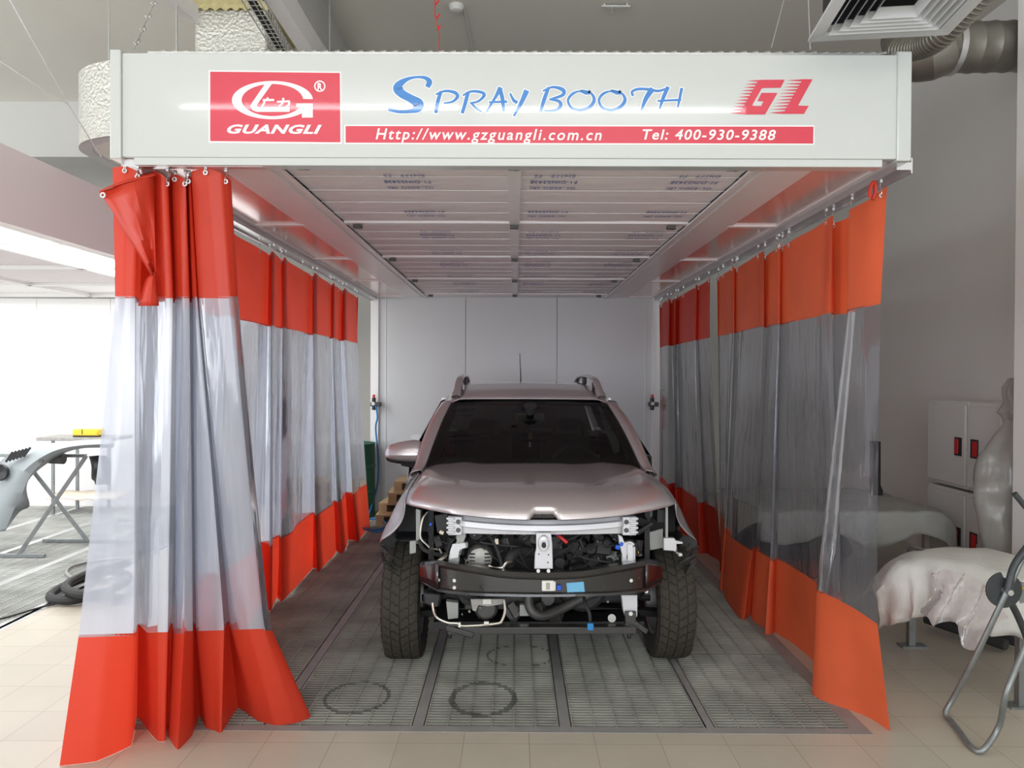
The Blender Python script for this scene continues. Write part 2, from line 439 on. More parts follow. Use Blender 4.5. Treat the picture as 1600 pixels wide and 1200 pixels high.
# gentle oil-canning of the glossy sheet bends the lamp reflection
nt = M['fascia'].node_tree; tcn = nt.nodes['Texture Coordinate']
mp = nt.nodes.new('ShaderNodeMapping'); mp.inputs['Scale'].default_value = (1.0, 1, .25)
nn = nt.nodes.new('ShaderNodeTexNoise'); nn.inputs['Scale'].default_value = 1.5; nn.inputs['Detail'].default_value = 0
bpn = nt.nodes.new('ShaderNodeBump'); bpn.inputs['Strength'].default_value = .35; bpn.inputs['Distance'].default_value = .06
nt.links.new(tcn.outputs['Object'], mp.inputs[0]); nt.links.new(mp.outputs[0], nn.inputs['Vector'])
nt.links.new(nn.outputs['Fac'], bpn.inputs['Height']); nt.links.new(bpn.outputs[0], bsdf(M['fascia']).inputs['Normal'])
for mm in ('stickred', 'stickwhite', 'stickblue'):
    t2 = M[mm].node_tree; a1 = t2.nodes['Texture Coordinate']
    b1 = t2.nodes.new('ShaderNodeMapping'); b1.inputs['Scale'].default_value = (1.0, 1, .25)
    c1 = t2.nodes.new('ShaderNodeTexNoise'); c1.inputs['Scale'].default_value = 1.5; c1.inputs['Detail'].default_value = 0
    d1 = t2.nodes.new('ShaderNodeBump'); d1.inputs['Strength'].default_value = .35; d1.inputs['Distance'].default_value = .06
    t2.links.new(a1.outputs['Object'], b1.inputs[0]); t2.links.new(b1.outputs[0], c1.inputs['Vector'])
    t2.links.new(c1.outputs['Fac'], d1.inputs['Height']); t2.links.new(d1.outputs[0], bsdf(M[mm]).inputs['Normal'])
MB().b2(fx0, fx0 + .05, FY - .01, FY + .10, fz0 - .01, fz1 + .012).build('end_cap', M['fascia'], booth, bevel=.005)
MB().b2(fx1 - .062, fx1, FY - .01, FY + .10, fz0 - .01, fz1 + .012).build('end_cap', M['fascia'], booth, bevel=.005)
MB().b2(fx0 + .10, fx1 - .12, FY + .004, FY + .075, fz0 - .034, fz0).build('lower_trim', M['fascia'], booth, bevel=.003)
tp = MB(); tp.b2(fx0 + .15, fx1 - .12, FY + .03, FY + .08, fz1 + .004, fz1 + .02)
for i in range(64):
    x = fx0 + .2 + i * .052
    tp.tube([(x, FY + .035, fz1 + .018), (x + .03, FY + .035, fz1 + .024)], .006, 6)
tp.build('top_profile', M['galv'], booth)

def onf(px, py, off=0.0): return at(px, py, FY - .0006 - off)
def decal(name, polys, m, parent, off, conv):
    mb = MB()
    for k, P in enumerate(polys):
        pts = [conv(*p) for p in P]
        pl = [(onf(*q).x, onf(*q).z) for q in pts]
        mb.prism(pl, lambda u, v, w: (u, FY - off - .00008 * k + w, v), .0006)
    return mb.build(name, m, parent, smooth=False)
ident = lambda u, v: (u, v)
def lettering(name, s, box, m, parent, off, shear=0.0, bold=0.0, space=1.0):
    (g, fs, _) = text_geo(s, shear, bold, space)
    x0, y0, x1, y1 = box        # px box, with left/right ends and a small slope allowed
    sl = (x1 - x0) * .0044
    vs = []
    for (u, v) in g:
        px = x0 + (x1 - x0) * u; py = lerp(y1, y0, v) + (px - x0) * .0044
        p = onf(px, py); vs.append((p.x, FY - off, p.z))
    mb = MB(); mb.add(vs, fs)
    return mb.build(name, m, parent, smooth=False)
# red logo panel with white edge
decal('logo_border', [[(326, 110), (533, 112), (534, 225), (326, 223)]], M['stickwhite'], fascia, .0008, ident)
decal('logo_panel', [[(328.5, 112), (531, 114), (532, 222.5), (328.5, 220.5)]], M['stickred'], fascia, .0016, ident)
LG = lambda u, v: (320 + u / 7.273, 100 + v / 7.273)
ring = []
for i in range(61):
    a = lerp(-3, -360 + 42, i / 60); ring.append((770 + 460 * cos(R(a)), 412 + 217 * sin(R(a))))
for i in range(61):
    a = lerp(-360 + 30, -4, i / 60); ring.append((770 + 350 * cos(R(a)), 411 + 183 * sin(R(a))))
decal('logo_ring', [ring, [(1040, 450), (1228, 450), (1228, 610), (1105, 610), (1105, 560), (1060, 545), (1083, 492), (1040, 490)],
      [(690, 222), (768, 222), (600, 455), (590, 480), (612, 490), (965, 490), (965, 545), (590, 545), (540, 525), (520, 480), (540, 440)]],
      M['stickwhite'], fascia, .0024, LG)
def brush(strokes, conv, grow=0.0):
    """strokes: lists of (u,v,width) -> outline quads"""
    polys = []
    for st in strokes:
        P = crs([(a[0], a[1], a[2] * 1.15 + 4) for a in st], 6)
        L = []; Rr = []
        for i, p in enumerate(P):
            q = P[min(i + 1, len(P) - 1)] - P[max(i - 1, 0)]; d = Vector((q.x, q.y)); d = d.normalized() if d.length > 0 else Vector((1, 0))
            n = Vector((-d.y, d.x)) * (max(p.z, 1) / 2 + grow); e = d * 0
            if i == 0: e = -d * (grow + p.z * .2)
            if i == len(P) - 1: e = d * (grow + p.z * .2)
            L.append((p.x + n.x + e.x, p.y + n.y + e.y)); Rr.append((p.x - n.x + e.x, p.y - n.y + e.y))
        for i in range(len(P) - 1): polys.append([L[i], L[i + 1], Rr[i + 1], Rr[i]])
    return [[conv(*q) for q in p] for p in polys]
def strokes_mesh(name, strokes, conv, m, off, grow=0.0):
    mb = MB()
    k = 0
    for st in strokes:
        k += 1
        for P in brush([st], conv, grow):
            vs = []
            for q in P:
                w = onf(*q); vs.append(Vector((w.x, FY - off - .00006 * k, w.z)))
            nrm = (vs[1] - vs[0]).cross(vs[2] - vs[0]) + (vs[2] - vs[0]).cross(vs[3] - vs[0])
            mb.add(vs, [(0, 1, 2, 3) if nrm.y < 0 else (3, 2, 1, 0)])
    return mb.build(name, m, fascia, smooth=False, fix=False)
strokes_mesh('chinese_characters', [[(712, 386, 16), (722, 402, 16)], [(665, 412, 17), (785, 410, 17)], [(678, 410, 18), (676, 445, 17), (652, 484, 15)],
      [(826, 432, 15), (962, 424, 15)], [(960, 424, 17), (957, 465, 17), (925, 484, 13)], [(893, 392, 18), (888, 440, 17), (846, 482, 14)]], LG, M['stickwhite'], .0024)
lettering('logo_lettering', 'GUANGLI', (355, 194.5, 503, 209), M['stickwhite'], fascia, .0024, .32, .036, 1.08)
strokes_mesh('registered_ring', [[(1308 + 57 * cos(R(a)), 254 + 57 * sin(R(a)), 9) for a in range(0, 361, 20)]], LG, M['stickwhite'], .0024)
lettering('registered_letter', 'R', (496.3, 130, 503.7, 140.5), M['stickwhite'], fascia, .0024, 0, .04)
# web and telephone banner
decal('banner_border', [[(538, 195), (1272.5, 196), (1272.5, 226.5), (538, 225)]], M['stickwhite'], fascia, .0008, ident)
decal('banner', [[(540, 197), (1271, 198), (1270.5, 224.5), (540, 223)]], M['stickred'], fascia, .0016, ident)
lettering('web_lettering', 'Http://www.gzguangli.com.cn', (587, 200.5, 940, 223.5), M['stickwhite'], fascia, .0024, .22, .012, 1.22)
lettering('telephone_lettering', 'Tel: 400-930-9388', (1004, 202, 1212, 218.5), M['stickwhite'], fascia, .0024, .22, .014, 1.15)
# brush lettering SPRAY BOOTH
C6 = lambda u, v: (520 + u / 3.478, 90 + v / 3.478)
C7 = lambda u, v: (960 + u / 3.333, 60 + v / 3.333)
s6 = [[(516, 156, 20), (526, 132, 22), (505, 112, 14), (465, 106, 8), (415, 114, 12), (372, 137, 26), (352, 166, 40), (375, 196, 36), (425, 224, 34), (465, 250, 44), (462, 276, 34), (425, 291, 16), (360, 294, 12), (305, 282, 12)],
      [(588, 186, 12), (572, 235, 14), (560, 298, 12)], [(562, 200, 5), (610, 182, 8), (662, 190, 12), (678, 212, 13), (650, 240, 7), (604, 248, 4)],
      [(735, 190, 14), (722, 240, 14), (704, 300, 12)], [(708, 205, 5), (755, 184, 8), (810, 190, 11), (822, 208, 12), (790, 238, 7), (748, 248, 5)], [(752, 246, 6), (780, 276, 8), (808, 294, 5)],
      [(910, 168, 20), (884, 215, 11), (835, 295, 4)], [(908, 168, 14), (922, 225, 15), (928, 290, 9)], [(850, 243, 5), (945, 240, 9)],
      [(964, 196, 6), (983, 232, 11), (1000, 244, 12)], [(1052, 184, 22), (1022, 250, 15), (984, 318, 5)],
      [(1172, 166, 12), (1148, 230, 15), (1130, 292, 10)], [(1143, 182, 5), (1195, 161, 8), (1250, 176, 15), (1248, 205, 12), (1178, 228, 5)],
      [(1180, 228, 5), (1228, 238, 11), (1238, 262, 14), (1210, 286, 8), (1150, 289, 4)],
      [(1396, 186, 4), (1378, 196, 9), (1340, 184, 5), (1300, 200, 10), (1278, 235, 8), (1300, 275, 9), (1352, 285, 10), (1400, 265, 13), (1420, 228, 12), (1400, 192, 7), (1350, 178, 4)],
      [(1562, 186, 4), (1545, 196, 9), (1508, 184, 5), (1466, 200, 10), (1446, 235, 8), (1468, 275, 9), (1518, 285, 10), (1566, 265, 13), (1588, 228, 12), (1566, 192, 7), (1516, 178, 4)]]
s7 = [[(96, 298, 8), (92, 278, 8), (125, 264, 9), (180, 266, 9), (230, 274, 8), (280, 258, 6)], [(196, 266, 22), (165, 312, 17), (141, 372, 6)],
      [(278, 256, 14), (254, 310, 13), (236, 366, 5)], [(226, 326, 5), (345, 320, 7)], [(350, 262, 10), (340, 310, 9), (330, 358, 5)]]
strokes_mesh('spray_booth_outline', s6, C6, M['stickwhite'], .0008, 4.5); strokes_mesh('spray_booth_outline', s7, C7, M['stickwhite'], .0008, 4.5)
strokes_mesh('spray_booth_lettering', s6, C6, M['stickblue'], .0016); strokes_mesh('spray_booth_lettering', s7, C7, M['stickblue'], .0016)
GLc = lambda u, v: (1130 + u / 10.667, 110 + v / 10.667)
def spiky(tips, notch):
    P = []
    for i, t in enumerate(tips):
        P.append(t)
        if i < len(notch):
            n = notch[i]; P.append((n[0] - 6, n[1] + 8)); P.append((n[0] + 8, n[1] - 14))
    return P
n = 11
gt = [(100 + (395 - 100) * i / 10, 712 - 53.5 * i) for i in range(n)]; gn = [(292 + (566 - 292) * i / 9, 686 - 53.5 * i) for i in range(n - 1)]
lt = [(760 + (1060 - 760) * i / 10, 708 - 54 * i) for i in range(n)]; ln_ = [(1028 + (1298 - 1028) * i / 9, 672 - 52.5 * i) for i in range(n - 1)]
G_ = [(650, 157), (1025, 155), (958, 290), (670, 294), (640, 305), (485, 575), (496, 592), (632, 592), (670, 516), (568, 514), (640, 375), (905, 375), (697, 736), (400, 736)] + spiky(gt, gn)
L_ = [(1330, 148), (1487, 150), (1245, 588), (1425, 592), (1345, 726), (1000, 726)] + spiky(lt, ln_)
decal('striped_initials', [G_, L_], M['stickred'], fascia, .0016, GLc)

# ---- ceiling of the booth
FX = 1.10; rows_y = [3.50, 4.90, 6.30, 7.72, 9.14]
cf = MB()
for s in (-1, 1):
    cf.b2(s * FX, s * (FX + .30), 3.45, BY, HC, HC + .05)
    cf.b2(s * (FX + .06), s * (FX + .075), 3.45, BY, HC - .008, HC)
    cf.b2(s * (FX), s * (FX + .02), 3.45, BY, HC - .012, HC + .02)
    cf.b2(s * (RX - .07), s * RX, 3.45, BY, HC, HC + .05)
    for y in (3.47, 4.95, 6.4, 7.85, 9.42): cf.b2(s * (FX + .28), s * (RX - .06), y, y + .05, HC - .004, HC + .05)
cf.b2(-.02 - .022, .002 + .022, 3.45, BY - .3, HC - .006, HC + .03)
for y in rows_y[1:]: cf.b2(-FX, FX, y - .03, y + .03, HC - .004, HC + .04)
cf.b2(-FX, FX, rows_y[-1], BY, HC, HC + .04)
cf.build('ceiling_frame', M['frame'], booth, smooth=False)
rf = MB(); rf.b2(-RX, RX, FY + .06, BY + .04, fz1 - .06, fz1 - .02)
for s in (-1, 1): rf.b2(s * RX, s * (RX + .02), FY + .06, BY, HC + .05, fz1 - .02)
rf.build('roof_box', M['frame'], booth, smooth=False)
for s in (-1, 1):
    for i in range(4):
        y0 = (3.52, 5.0, 6.45, 7.9)[i]; y1 = (4.95, 6.4, 7.85, 9.42)[i]
        c = MB().b2(s * (FX + .30), s * (RX - .07), y0, y1, HC + .008, HC + .02).build('light_cover', M['cover'], booth, smooth=False)
tl1, fs1, _ = text_geo('GL-600G (B)', 0, .01, 1.1); tl2, fs2, _ = text_geo('F1-DIN53438', 0, .01, 1.1); tl3, fs3, _ = text_geo('EN779   F5', 0, .01, 1.1)
for r in range(4):
    for s in (0, 1):
        x0, x1 = (-FX - .02, -.02) if s == 0 else (.01, FX + .02)
        y0, y1 = rows_y[r] - (.02 if r == 0 else -.03), rows_y[r + 1] - .03
        rows = []
        ny, nx = 28, 22
        for j in range(ny + 1):
            row = []
            for i in range(nx + 1):
                u = i / nx; v = j / ny
                sag = .006 * sin(v * pi * 5) ** 2 + .004 * sin(u * 9 + r * 2 + v * 5) * sin(v * 13 + s)
                row.append((lerp(x0, x1, u), lerp(y0, y1, v), HC + .010 - sag * .45))
            rows.append(row)
        fp = MB().grid(rows).build('filter_panel', M['filter'], booth)
        wires = MB()
        for k in range(1, 5): wires.b2(x0, x1, lerp(y0, y1, k / 5) - .002, lerp(y0, y1, k / 5) + .002, HC + .001, HC + .004)
        wires.build('support_wire', M['frame'], fp, smooth=False)
        tx = MB()
        tlist = []
        for dy in (.50, 1.20):
            for X0 in ((-.55,) if s == 0 else (.19, .90)):
                for q, (tl, fs, w) in enumerate(((tl1, fs1, .235), (tl2, fs2, .235), (tl3, fs3, .20))):
                    if dy > 1 and q == 2: continue
                    Y0 = y0 + dy - q * .115
                    tx.add([(X0 - (u - .5) * w, Y0 + (v - .5) * .055, HC + .0030) for (u, v) in tl], fs)
        tx.build('filter_print', M['filtertext'], fp, smooth=False, fix=False)
for i, (x, y) in enumerate([(-.98, 3.49), (-.01, 3.49), (1.0, 3.49)] + [(xx, yy) for yy in rows_y[1:] for xx in (-1.02, -.01, 1.0)]):
    q = MB(); q.box((x, y + .02, HC - .018), (.055, .04, .02)); q.cyl((x + .01, y + .03, HC - .03), (x + .01, y + .03, HC - .005), .008, 8)
    q.build('latch', M['castdark'], booth)
for s in (-1, 1):
    rl = MB(); rl.b2(s * (RX - .03), s * (RX + .035), 3.47, BY - .02, HC - .035, HC - .001)
    rl.b2(s * (RX + .035), s * (RX + .042), 3.47, BY - .02, HC - .05, HC + .02)
    rl.build('curtain_rail', M['alu'], booth, smooth=False)
rl = MB(); rl.b2(-RX, -RX + .62, 3.415, 3.45, HC - .045, HC - .012); rl.build('curtain_rail', M['alu'], booth, smooth=False)
# back wall
bw = [(-RX, -.62), (-.62, .52), (.52, RX - .03)]
for (a, b) in bw:
    MB().b2(a + .003, b - .003, BY, BY + .05, .02, HC + .1).build('back_panel', M['boothwhite'], booth, bevel=.003)
for s in (-1, 1):
    p = MB(); p.b2(s * RX - .05, s * RX + .05, BY - .03, BY + .07, 0, HC); p.b2(s * (RX - .14), s * (RX - .13), BY - .006, BY, 0, HC)
    p.build('corner_post', M['frame'], booth, bevel=.004)
pt = MB()
for k in range(9):
    a = at(650 + k * 8.5, 683 + 2.5 * sin(k * 1.3), BY); rr = .05 + .03 * sin(k * 2.1) ** 2
    pt.prism([(a.x + rr * 1.4 * cos(t * pi / 5), a.z + rr * .7 * sin(t * pi / 5)) for t in range(10)], lambda u, v, w, k=k: (u, BY - .0008 - .0002 * k + w, v), .0004)
pt.build('filler_patch', M['smear'], booth, smooth=False)

# ---- floor gratings
rings = [(fl(755, 1090).x, fl(755, 1090).y, .165, .20, .09), (fl(558, 1088).x, fl(558, 1088).y, .165, .19, .06), (fl(800, 1030).x + .05, fl(800, 1035).y + .12, .2, .17, .035)]
M['grate'] = grate_mat('booth_grating_steel', (.36, .36, .32), rings)
M['grateL'] = grate_mat('neighbour_grating_steel', (.50, .51, .48), [])
def make_grate(w, L, mtl, group, label):
    n = max(2, round(w / .1)); k = round(L / .0305); mb = MB()
    for i in range(n + 1):
        x = i * w / n; mb.b2(x - .0034, x + .0034, 0, L - .006, -.012, .001)
    for j in range(k + 1):
        y = j * (L - .006) / k; mb.b2(0, w, y - .0045, y + .0045, -.004, -.0005); mb.b2(0, w, y - .0015, y + .0015, -.014, -.004)
    o = mb.build('floor_grating', mtl, smooth=False, fix=False)
    return tag(o, label, 'floor grating', group)
proto = {}
def place_grate(x, y, w, L, mtl, group, label):
    key = (round(w, 3), round(L, 3), mtl.name)
    if key not in proto: o = proto[key] = make_grate(w, L, mtl, group, label)
    else: o = proto[key].copy(); COL.objects.link(o)
    o.location = (x, y, 0)
for i in range(5):
    w = .645
    xg = PX[i] + .035; y = PY0 + .02; L0 = (.98, 1.0, .68, .52, .98)[i]
    while y < PY1 - .05:
        L = min(L0, PY1 - .01 - y); L0 = 1.0
        place_grate(xg, y, w, L, M['grate'], 'floor gratings inside the spray booth', 'dusty galvanised floor grating panel between the orange curtains, inside the booth')
        y += L
sl = MB()
for i in range(1, 5): sl.b2(PX[i] - .026, PX[i] + .026, PY0, PY1, -.05, .001)
sl.b2(PX[0], PX[0] + .03, PY0, PY1, -.05, .001); sl.b2(PX[-1] - .03, PX[-1] + .05, PY0, PY1, -.05, .001)
sl.b2(PX[0], PX[-1] + .05, PY0 - .04, PY0 + .018, -.05, .0018)
struct(sl.build('trim_1', mat('pit_frame_steel', (.27, .265, .26), .6, 0, var=.25, scale=8), smooth=False))
xs = [NX1 - .03 - .70 * k for k in range(7)]
for i in range(6):
    y = NY0 + .02
    while y < NY1 - .05:
        L = min(1.0, NY1 - .01 - y)
        place_grate(xs[i + 1] + .035, y, .63, L, M['grateL'], 'floor gratings of the neighbouring bay', 'pale floor grating panel of the neighbouring bay on the left')
        y += L
sl = MB()
for x in xs: sl.b2(x - .03, x + .03, NY0, NY1, -.05, .001)
sl.b2(NX1 - .03, NX1 + .03, NY0 - .05, NY1, -.05, .001); sl.b2(NX0, NX1 + .03, NY0 - .05, NY0 + .018, -.05, .001)
struct(sl.build('trim_2', M['galv'], smooth=False))

# ================================================================== strip curtains
def hook(parent, p, d=(0, 1)):
    q = MB(); x, y, z = p
    q.box((x, y, HC - .045), (.012, .014, .016))
    pts = [(x, y, HC - .055), (x, y + .012, HC - .075), (x, y, (HC - .06 + z) / 2), (x, y - .012, z - .01), (x, y, z - .028), (x, y + .012, z - .02), (x, y + .014, z - .006)]
    q.tube(crs(pts, 3), .0022, 5)
    q.lathe([(.006, -.003), (.011, -.003), (.011, .003), (.006, .003)], 'Y', (x, y - .006, z - .024), 12, True)
    q.build('hook', M['galv'], parent)
def curtain(label, cols, z1, z2, clear, orange, nsub=6, hooks=(), hem=True, group=None, crisp=0.0):
    """cols: list of four control points (top, upper seam, lower seam, floor)"""
    c = thing('strip_curtain', label, 'curtain', (0, 0, 0), group=group)
    ncol = len(cols)
    lv = [crs([cc[k] for cc in cols], nsub) for k in range(4)]
    if crisp:
        for k in range(4):
            for i in range(len(lv[k]) - 1):
                a_, b_ = cols[i // nsub][k], cols[i // nsub + 1][k]
                lv[k][i] = lv[k][i].lerp(a_.lerp(b_, (i % nsub) / nsub), crisp)
    n = len(lv[0])
    def pt(i, t):         # t 0..3 along the drop
        a, b, d, e = (lv[k][i] for k in range(4))
        if t <= 1: return a.lerp(b, t)
        if t <= 2:
            u = t - 1
            m0 = (d - a) * .5; m1 = (e - b) * .5
            return (2*u**3-3*u**2+1) * b + (u**3-2*u**2+u) * m0 * .6 + (-2*u**3+3*u**2) * d + (u**3-u**2) * m1 * .6
        return d.lerp(e, t - 2)
    def part(name, t0, t1, k, m, shift=0):
        rows = []
        for j in range(k + 1):
            t = lerp(t0, t1, j / k)
            rows.append([pt(i, t) + Vector((0, 0, 0)) for i in range(n)])
        mb = MB().grid(rows)
        return mb.build(name, m, c, fix=False, sharp=60)
    tb = part('top_band', 0, 1.0, 8, orange); part('clear_panel', .985, 2.02, 20, clear); part('bottom_band', 2.0, 3.0, 12, orange)
    for h in hooks:
        i = min(n - 1, int(h * nsub)); p = pt(i, 0)
        hook(c, (p.x, p.y, p.z))
    return c

# gathered curtain at the left front post
BC = [  # top px, seam px, low-seam px, floor px, floor py, depth at top, top y px
    (176, 180, 123, 93, 1197, 3.44, 262), (196, 196, 168, 150, 1190, 3.42, 259), (216, 212, 212, 205, 1165, 3.42, 268), (224, 219, 216, 214, 1120, 3.66, 280),
    (238, 248, 230, 238, 1150, 3.48, 266), (252, 259, 247, 247, 1158, 3.44, 272), (262, 270, 262, 258, 1158, 3.46, 280), (265, 272, 268, 264, 1115, 3.68, 282),
    (268, 274, 271, 262, 1150, 3.52, 272), (280, 286, 288, 278, 1172, 3.50, 274), (290, 296, 301, 300, 1150, 3.50, 280), (291, 298, 303, 312, 1118, 3.66, 282),
    (294, 300, 307, 322, 1138, 3.52, 276), (297, 305, 330, 336, 1142, 3.50, 276), (299, 309, 350, 346, 1145, 3.52, 278), (299, 309, 356, 372, 1106, 3.68, 280),
    (299, 311, 362, 402, 1126, 3.47, 268), (322, 340, 392, 432, 1134, 3.44, 262), (345, 360, 412, 462, 1130, 3.45, 270), (361, 372, 424, 486, 1120, 3.50, 282), (350, 366, 418, 466, 1085, 3.66, 284)]
cols = []
for (a, b, c_, dx, dy, yt, ty) in BC:
    f = fl(dx, dy); yb = f.y
    sy = 466 + (8 if yt > 3.6 else 0)
    y2 = lerp(yt, yb, .62)
    lowy = lerp(992, 982, (c_ - 125) / 300)
    p0 = at(a, ty, yt); p1 = at(b, sy, lerp(yt, yb, .15)); p2 = at(c_, lowy + (-14 if yt > 3.6 else 0), y2); f.z = .0008
    cols.append((p0, p1, p2, f))
bunch = curtain('gathered clear and orange strip curtain hanging bunched at the left front corner of the booth', cols, 0, 0, M['pvc'], M['orange'], 6, (1, 2, 3.4, 6, 8.5, 10, 12.5, 15.5, 17, 18.6), crisp=.75)
# folded-over corner flap of the gathered curtain
fa = [at(156, 300, 3.36), at(163, 296, 3.38), at(240, 275, 3.42)]
flap_out = [(155, 300), (190, 290), (236, 276), (245, 300), (243, 340), (243, 385), (240, 418), (236, 430), (222, 415), (205, 396), (186, 358), (170, 328)]
def flap_pt(px, py, k):
    bulge = .05 * sin(pi * min(1, max(0, (px - 155) / 90))) * (1 - (py - 270) / 200)
    return at(px, py, 3.40 - bulge + k)
rows = []
for j in range(9):
    t = j / 8
    L0 = (lerp(155, 236, t ** .95), lerp(300, 430, t)); R0 = (lerp(240, 243, t), lerp(274, 425, t))
    rows.append([flap_pt(lerp(L0[0], R0[0], u / 8), lerp(L0[1], R0[1], u / 8), .02 * sin(u * .9 + t * 3) + .0) for u in range(9)])
fb = MB().grid(rows)
lip = [[at(lerp(155, 244, u / 8), lerp(299, 274, u / 8) - 2 * sin(pi * u / 8), 3.40 - .045 * sin(pi * u / 8)) for u in range(9)],
       [at(lerp(160, 240, u / 8), lerp(296, 268, u / 8) - 3 * sin(pi * u / 8), 3.47) for u in range(9)]]
fb.grid(lip); fb.build('folded_flap', M['orange'], bunch, solid=.003)
rows = []
for j in range(6):
    t = j / 5
    rows.append([at(lerp(lerp(238, 216, t ** .5), lerp(244, 248, t), u / 5), lerp(425, 478, t), 3.43 - .03 * sin(pi * u / 5)) for u in range(6)])
MB().grid(rows).build('folded_flap', M['orange'], bunch, solid=.003)
g = at(161, 305, 3.385)
MB().lathe([(.006, -.003), (.013, -.003), (.013, .003), (.006, .003)], 'Y', g, 14, True).build('eyelet', M['galv'], bunch)

def rail_cols(y0, y1, x, amp, wl, base, seed, side, low=.49, ztop=2.575, zs=2.045):
    """broad nearly flat panels, each lapped a little over the next"""
    r_ = random.Random(seed); cols = []; n = int(round((y1 - y0) / wl))
    for i in range(n):
        for (u, dx, dy, dz) in ((0.0, -amp, -.02, .0), (.30, -amp * .2, 0, .012), (.62, amp * .1, .0, .016), (.93, amp * .7, .03, .02), (1.03, amp * 1.2, .045, .022), (1.04, -amp * .1, -.02, .008)):
            w = (i + u) / n; w += .35 / n * sin(w * 17 + seed) * sin(pi * w); y = lerp(y0, y1, min(1, w)); k = .8 + .4 * r_.random()
            bx = base(min(1, w)) + r_.uniform(-.02, .02); wob = r_.uniform(-.012, .012)
            cols.append((Vector((x + side * dx * .8, y + dy * .6, ztop - dz + .004 * r_.random())), Vector((x + side * (dx * k + wob), y + dy, zs + .004 * r_.random())),
                         Vector((lerp(x, bx, .65) + side * (dx * 1.5 + wob * 2), y + dy * 1.3, low + .010 * r_.random())), Vector((bx + side * (dx * 1.9 * k + wob), y + dy * 1.5, .004))))
    return cols
lc = rail_cols(3.95, 8.45, -1.745, .024, .62, lambda u: lerp(-1.86, -1.60, u), 3, -1)
for k, c3 in enumerate(lc):
    if k % 4 == 3: c3[3].z = .02
curtain('long clear strip curtain with orange bands drawn along the left side of the booth', lc, 0, 0, M['pvc'], M['orange'], 5, [i * 2 + .5 for i in range(2, len(lc) // 2 - 0)])
rc = rail_cols(3.72, 6.62, 1.745, .026, .56, lambda u: lerp(1.72, 1.70, u) + .09 * sin(u * 7), 8, 1)
# near edge of the right curtain: wide front panel spreading at the floor
rc[0] = (Vector((1.745, 3.60, 2.60)), Vector((1.72, 3.60, 2.045)), at(1371, 975, 3.62), fl(1391, 1143)); rc[0][3].z = .0008
rc[1] = (Vector((1.71, 3.72, 2.56)), Vector((1.70, 3.72, 2.04)), at(1330, 948, 3.80), fl(1350, 1118)); rc[1][3].z = .0008
rc[2] = (Vector((1.72, 3.95, 2.56)), Vector((1.715, 3.95, 2.04)), at(1276, 921, 4.10), fl(1272, 1088)); rc[2][3].z = .0008
rc[3] = (Vector((1.79, 4.02, 2.56)), Vector((1.79, 4.02, 2.04)), Vector((1.74, 4.18, .48)), Vector((1.72, 4.25, .003)))
rcur = curtain('right-hand clear and orange strip curtain nearest the camera, beside the white-draped stand', rc, 0, 0, M['pvcR'], M['orangeR'], 5, [i * 2 + .5 for i in range(0, len(rc) // 2)])
rb = rail_cols(6.78, 9.25, 1.745, .026, .62, lambda u: lerp(1.88, 1.74, u), 12, 1)
curtain('far right strip curtain, red banded, hanging behind the car up to the back wall', rb, 0, 0, M['pvcR'], M['orange'], 5, [i * 2 + .5 for i in range(0, len(rb) // 2)])
tabm = MB(); p = at(1365, 292, 3.60)
tabm.tube(crs([(p.x - .02, 3.6, p.z - .05), (p.x - .018, 3.59, p.z), (p.x, 3.59, p.z + .02), (p.x + .008, 3.6, p.z - .02), (p.x - .004, 3.6, p.z - .06)], 4), .009, 6)
tabm.build('hanging_loop', M['orange'], rcur)
# ================================================================== the car
car = thing('suv_car', 'rose-silver SUV with its front bumper, grille and headlights removed, standing inside the booth', 'car', (.135, 4.62, 0), R(1.2))
CI = (Matrix.Translation(car.location) @ Matrix.Rotation(R(1.2), 4, 'Z')).inverted()
E_l = CI @ EYE
def cp(px, py, yl):
    d = CI.to_3x3() @ ray(px, py); return E_l + d * ((yl - E_l.y) / d.y)
WB = 2.674
def zhood(x, y):
    ax = abs(x)
    t = (y + .72) / 1.22                       # 0 nose, 1 cowl
    z = 1.055 + .055 * t + .012 * sin(pi * min(1, max(0, t)))
    # shoulder ridges and central valley flanks
    c = lerp(.50, .46, t)
    z += .016 * math.exp(-((ax - c) / .10) ** 2) * (.4 + .6 * t) + .012 * math.exp(-(x / .33) ** 4)
    z -= .10 * max(0, (ax - .60) / .14) ** 2 * .45
    return z
def yfront(x): return -.735 + .315 * (abs(x) / .74) ** 2.3
# ---- hood
NX = 44
rows = []
xsn = sorted([(-.74 + 1.48 * i / NX) for i in range(NX + 1)] + [-.078, -.05, .05, .078])
def hood_pt(x, t):
    yf = yfront(x); yr = .475 - .07 * (1 - (x / .74) ** 2)
    if t < 0:                                   # rolled lip under the nose
        k = -t
        return Vector((x, yf + .004 + .05 * max(0, k - .6), .962 + .028 * (abs(x) / .74) ** 2 - .0 + (.006 if k > .6 else 0)))
    y = lerp(yf, yr, t)
    z = zhood(x, y)
    nose = max(0, 1 - (y - yf) / .24)
    zl = .966 + .028 * (abs(x) / .74) ** 2
    z = lerp(z, zl, 1 - max(0, 1 - nose ** 2.2) ** .5 if nose > 0 else 0)
    return Vector((x * (1 - .0 * t), y, z))
ts = [-1, -.3, 0, .003, .008, .016, .03, .05, .075, .1, .13, .16, .2, .25, .32, .4, .5, .6, .7, .8, .88, .95, 1.0]
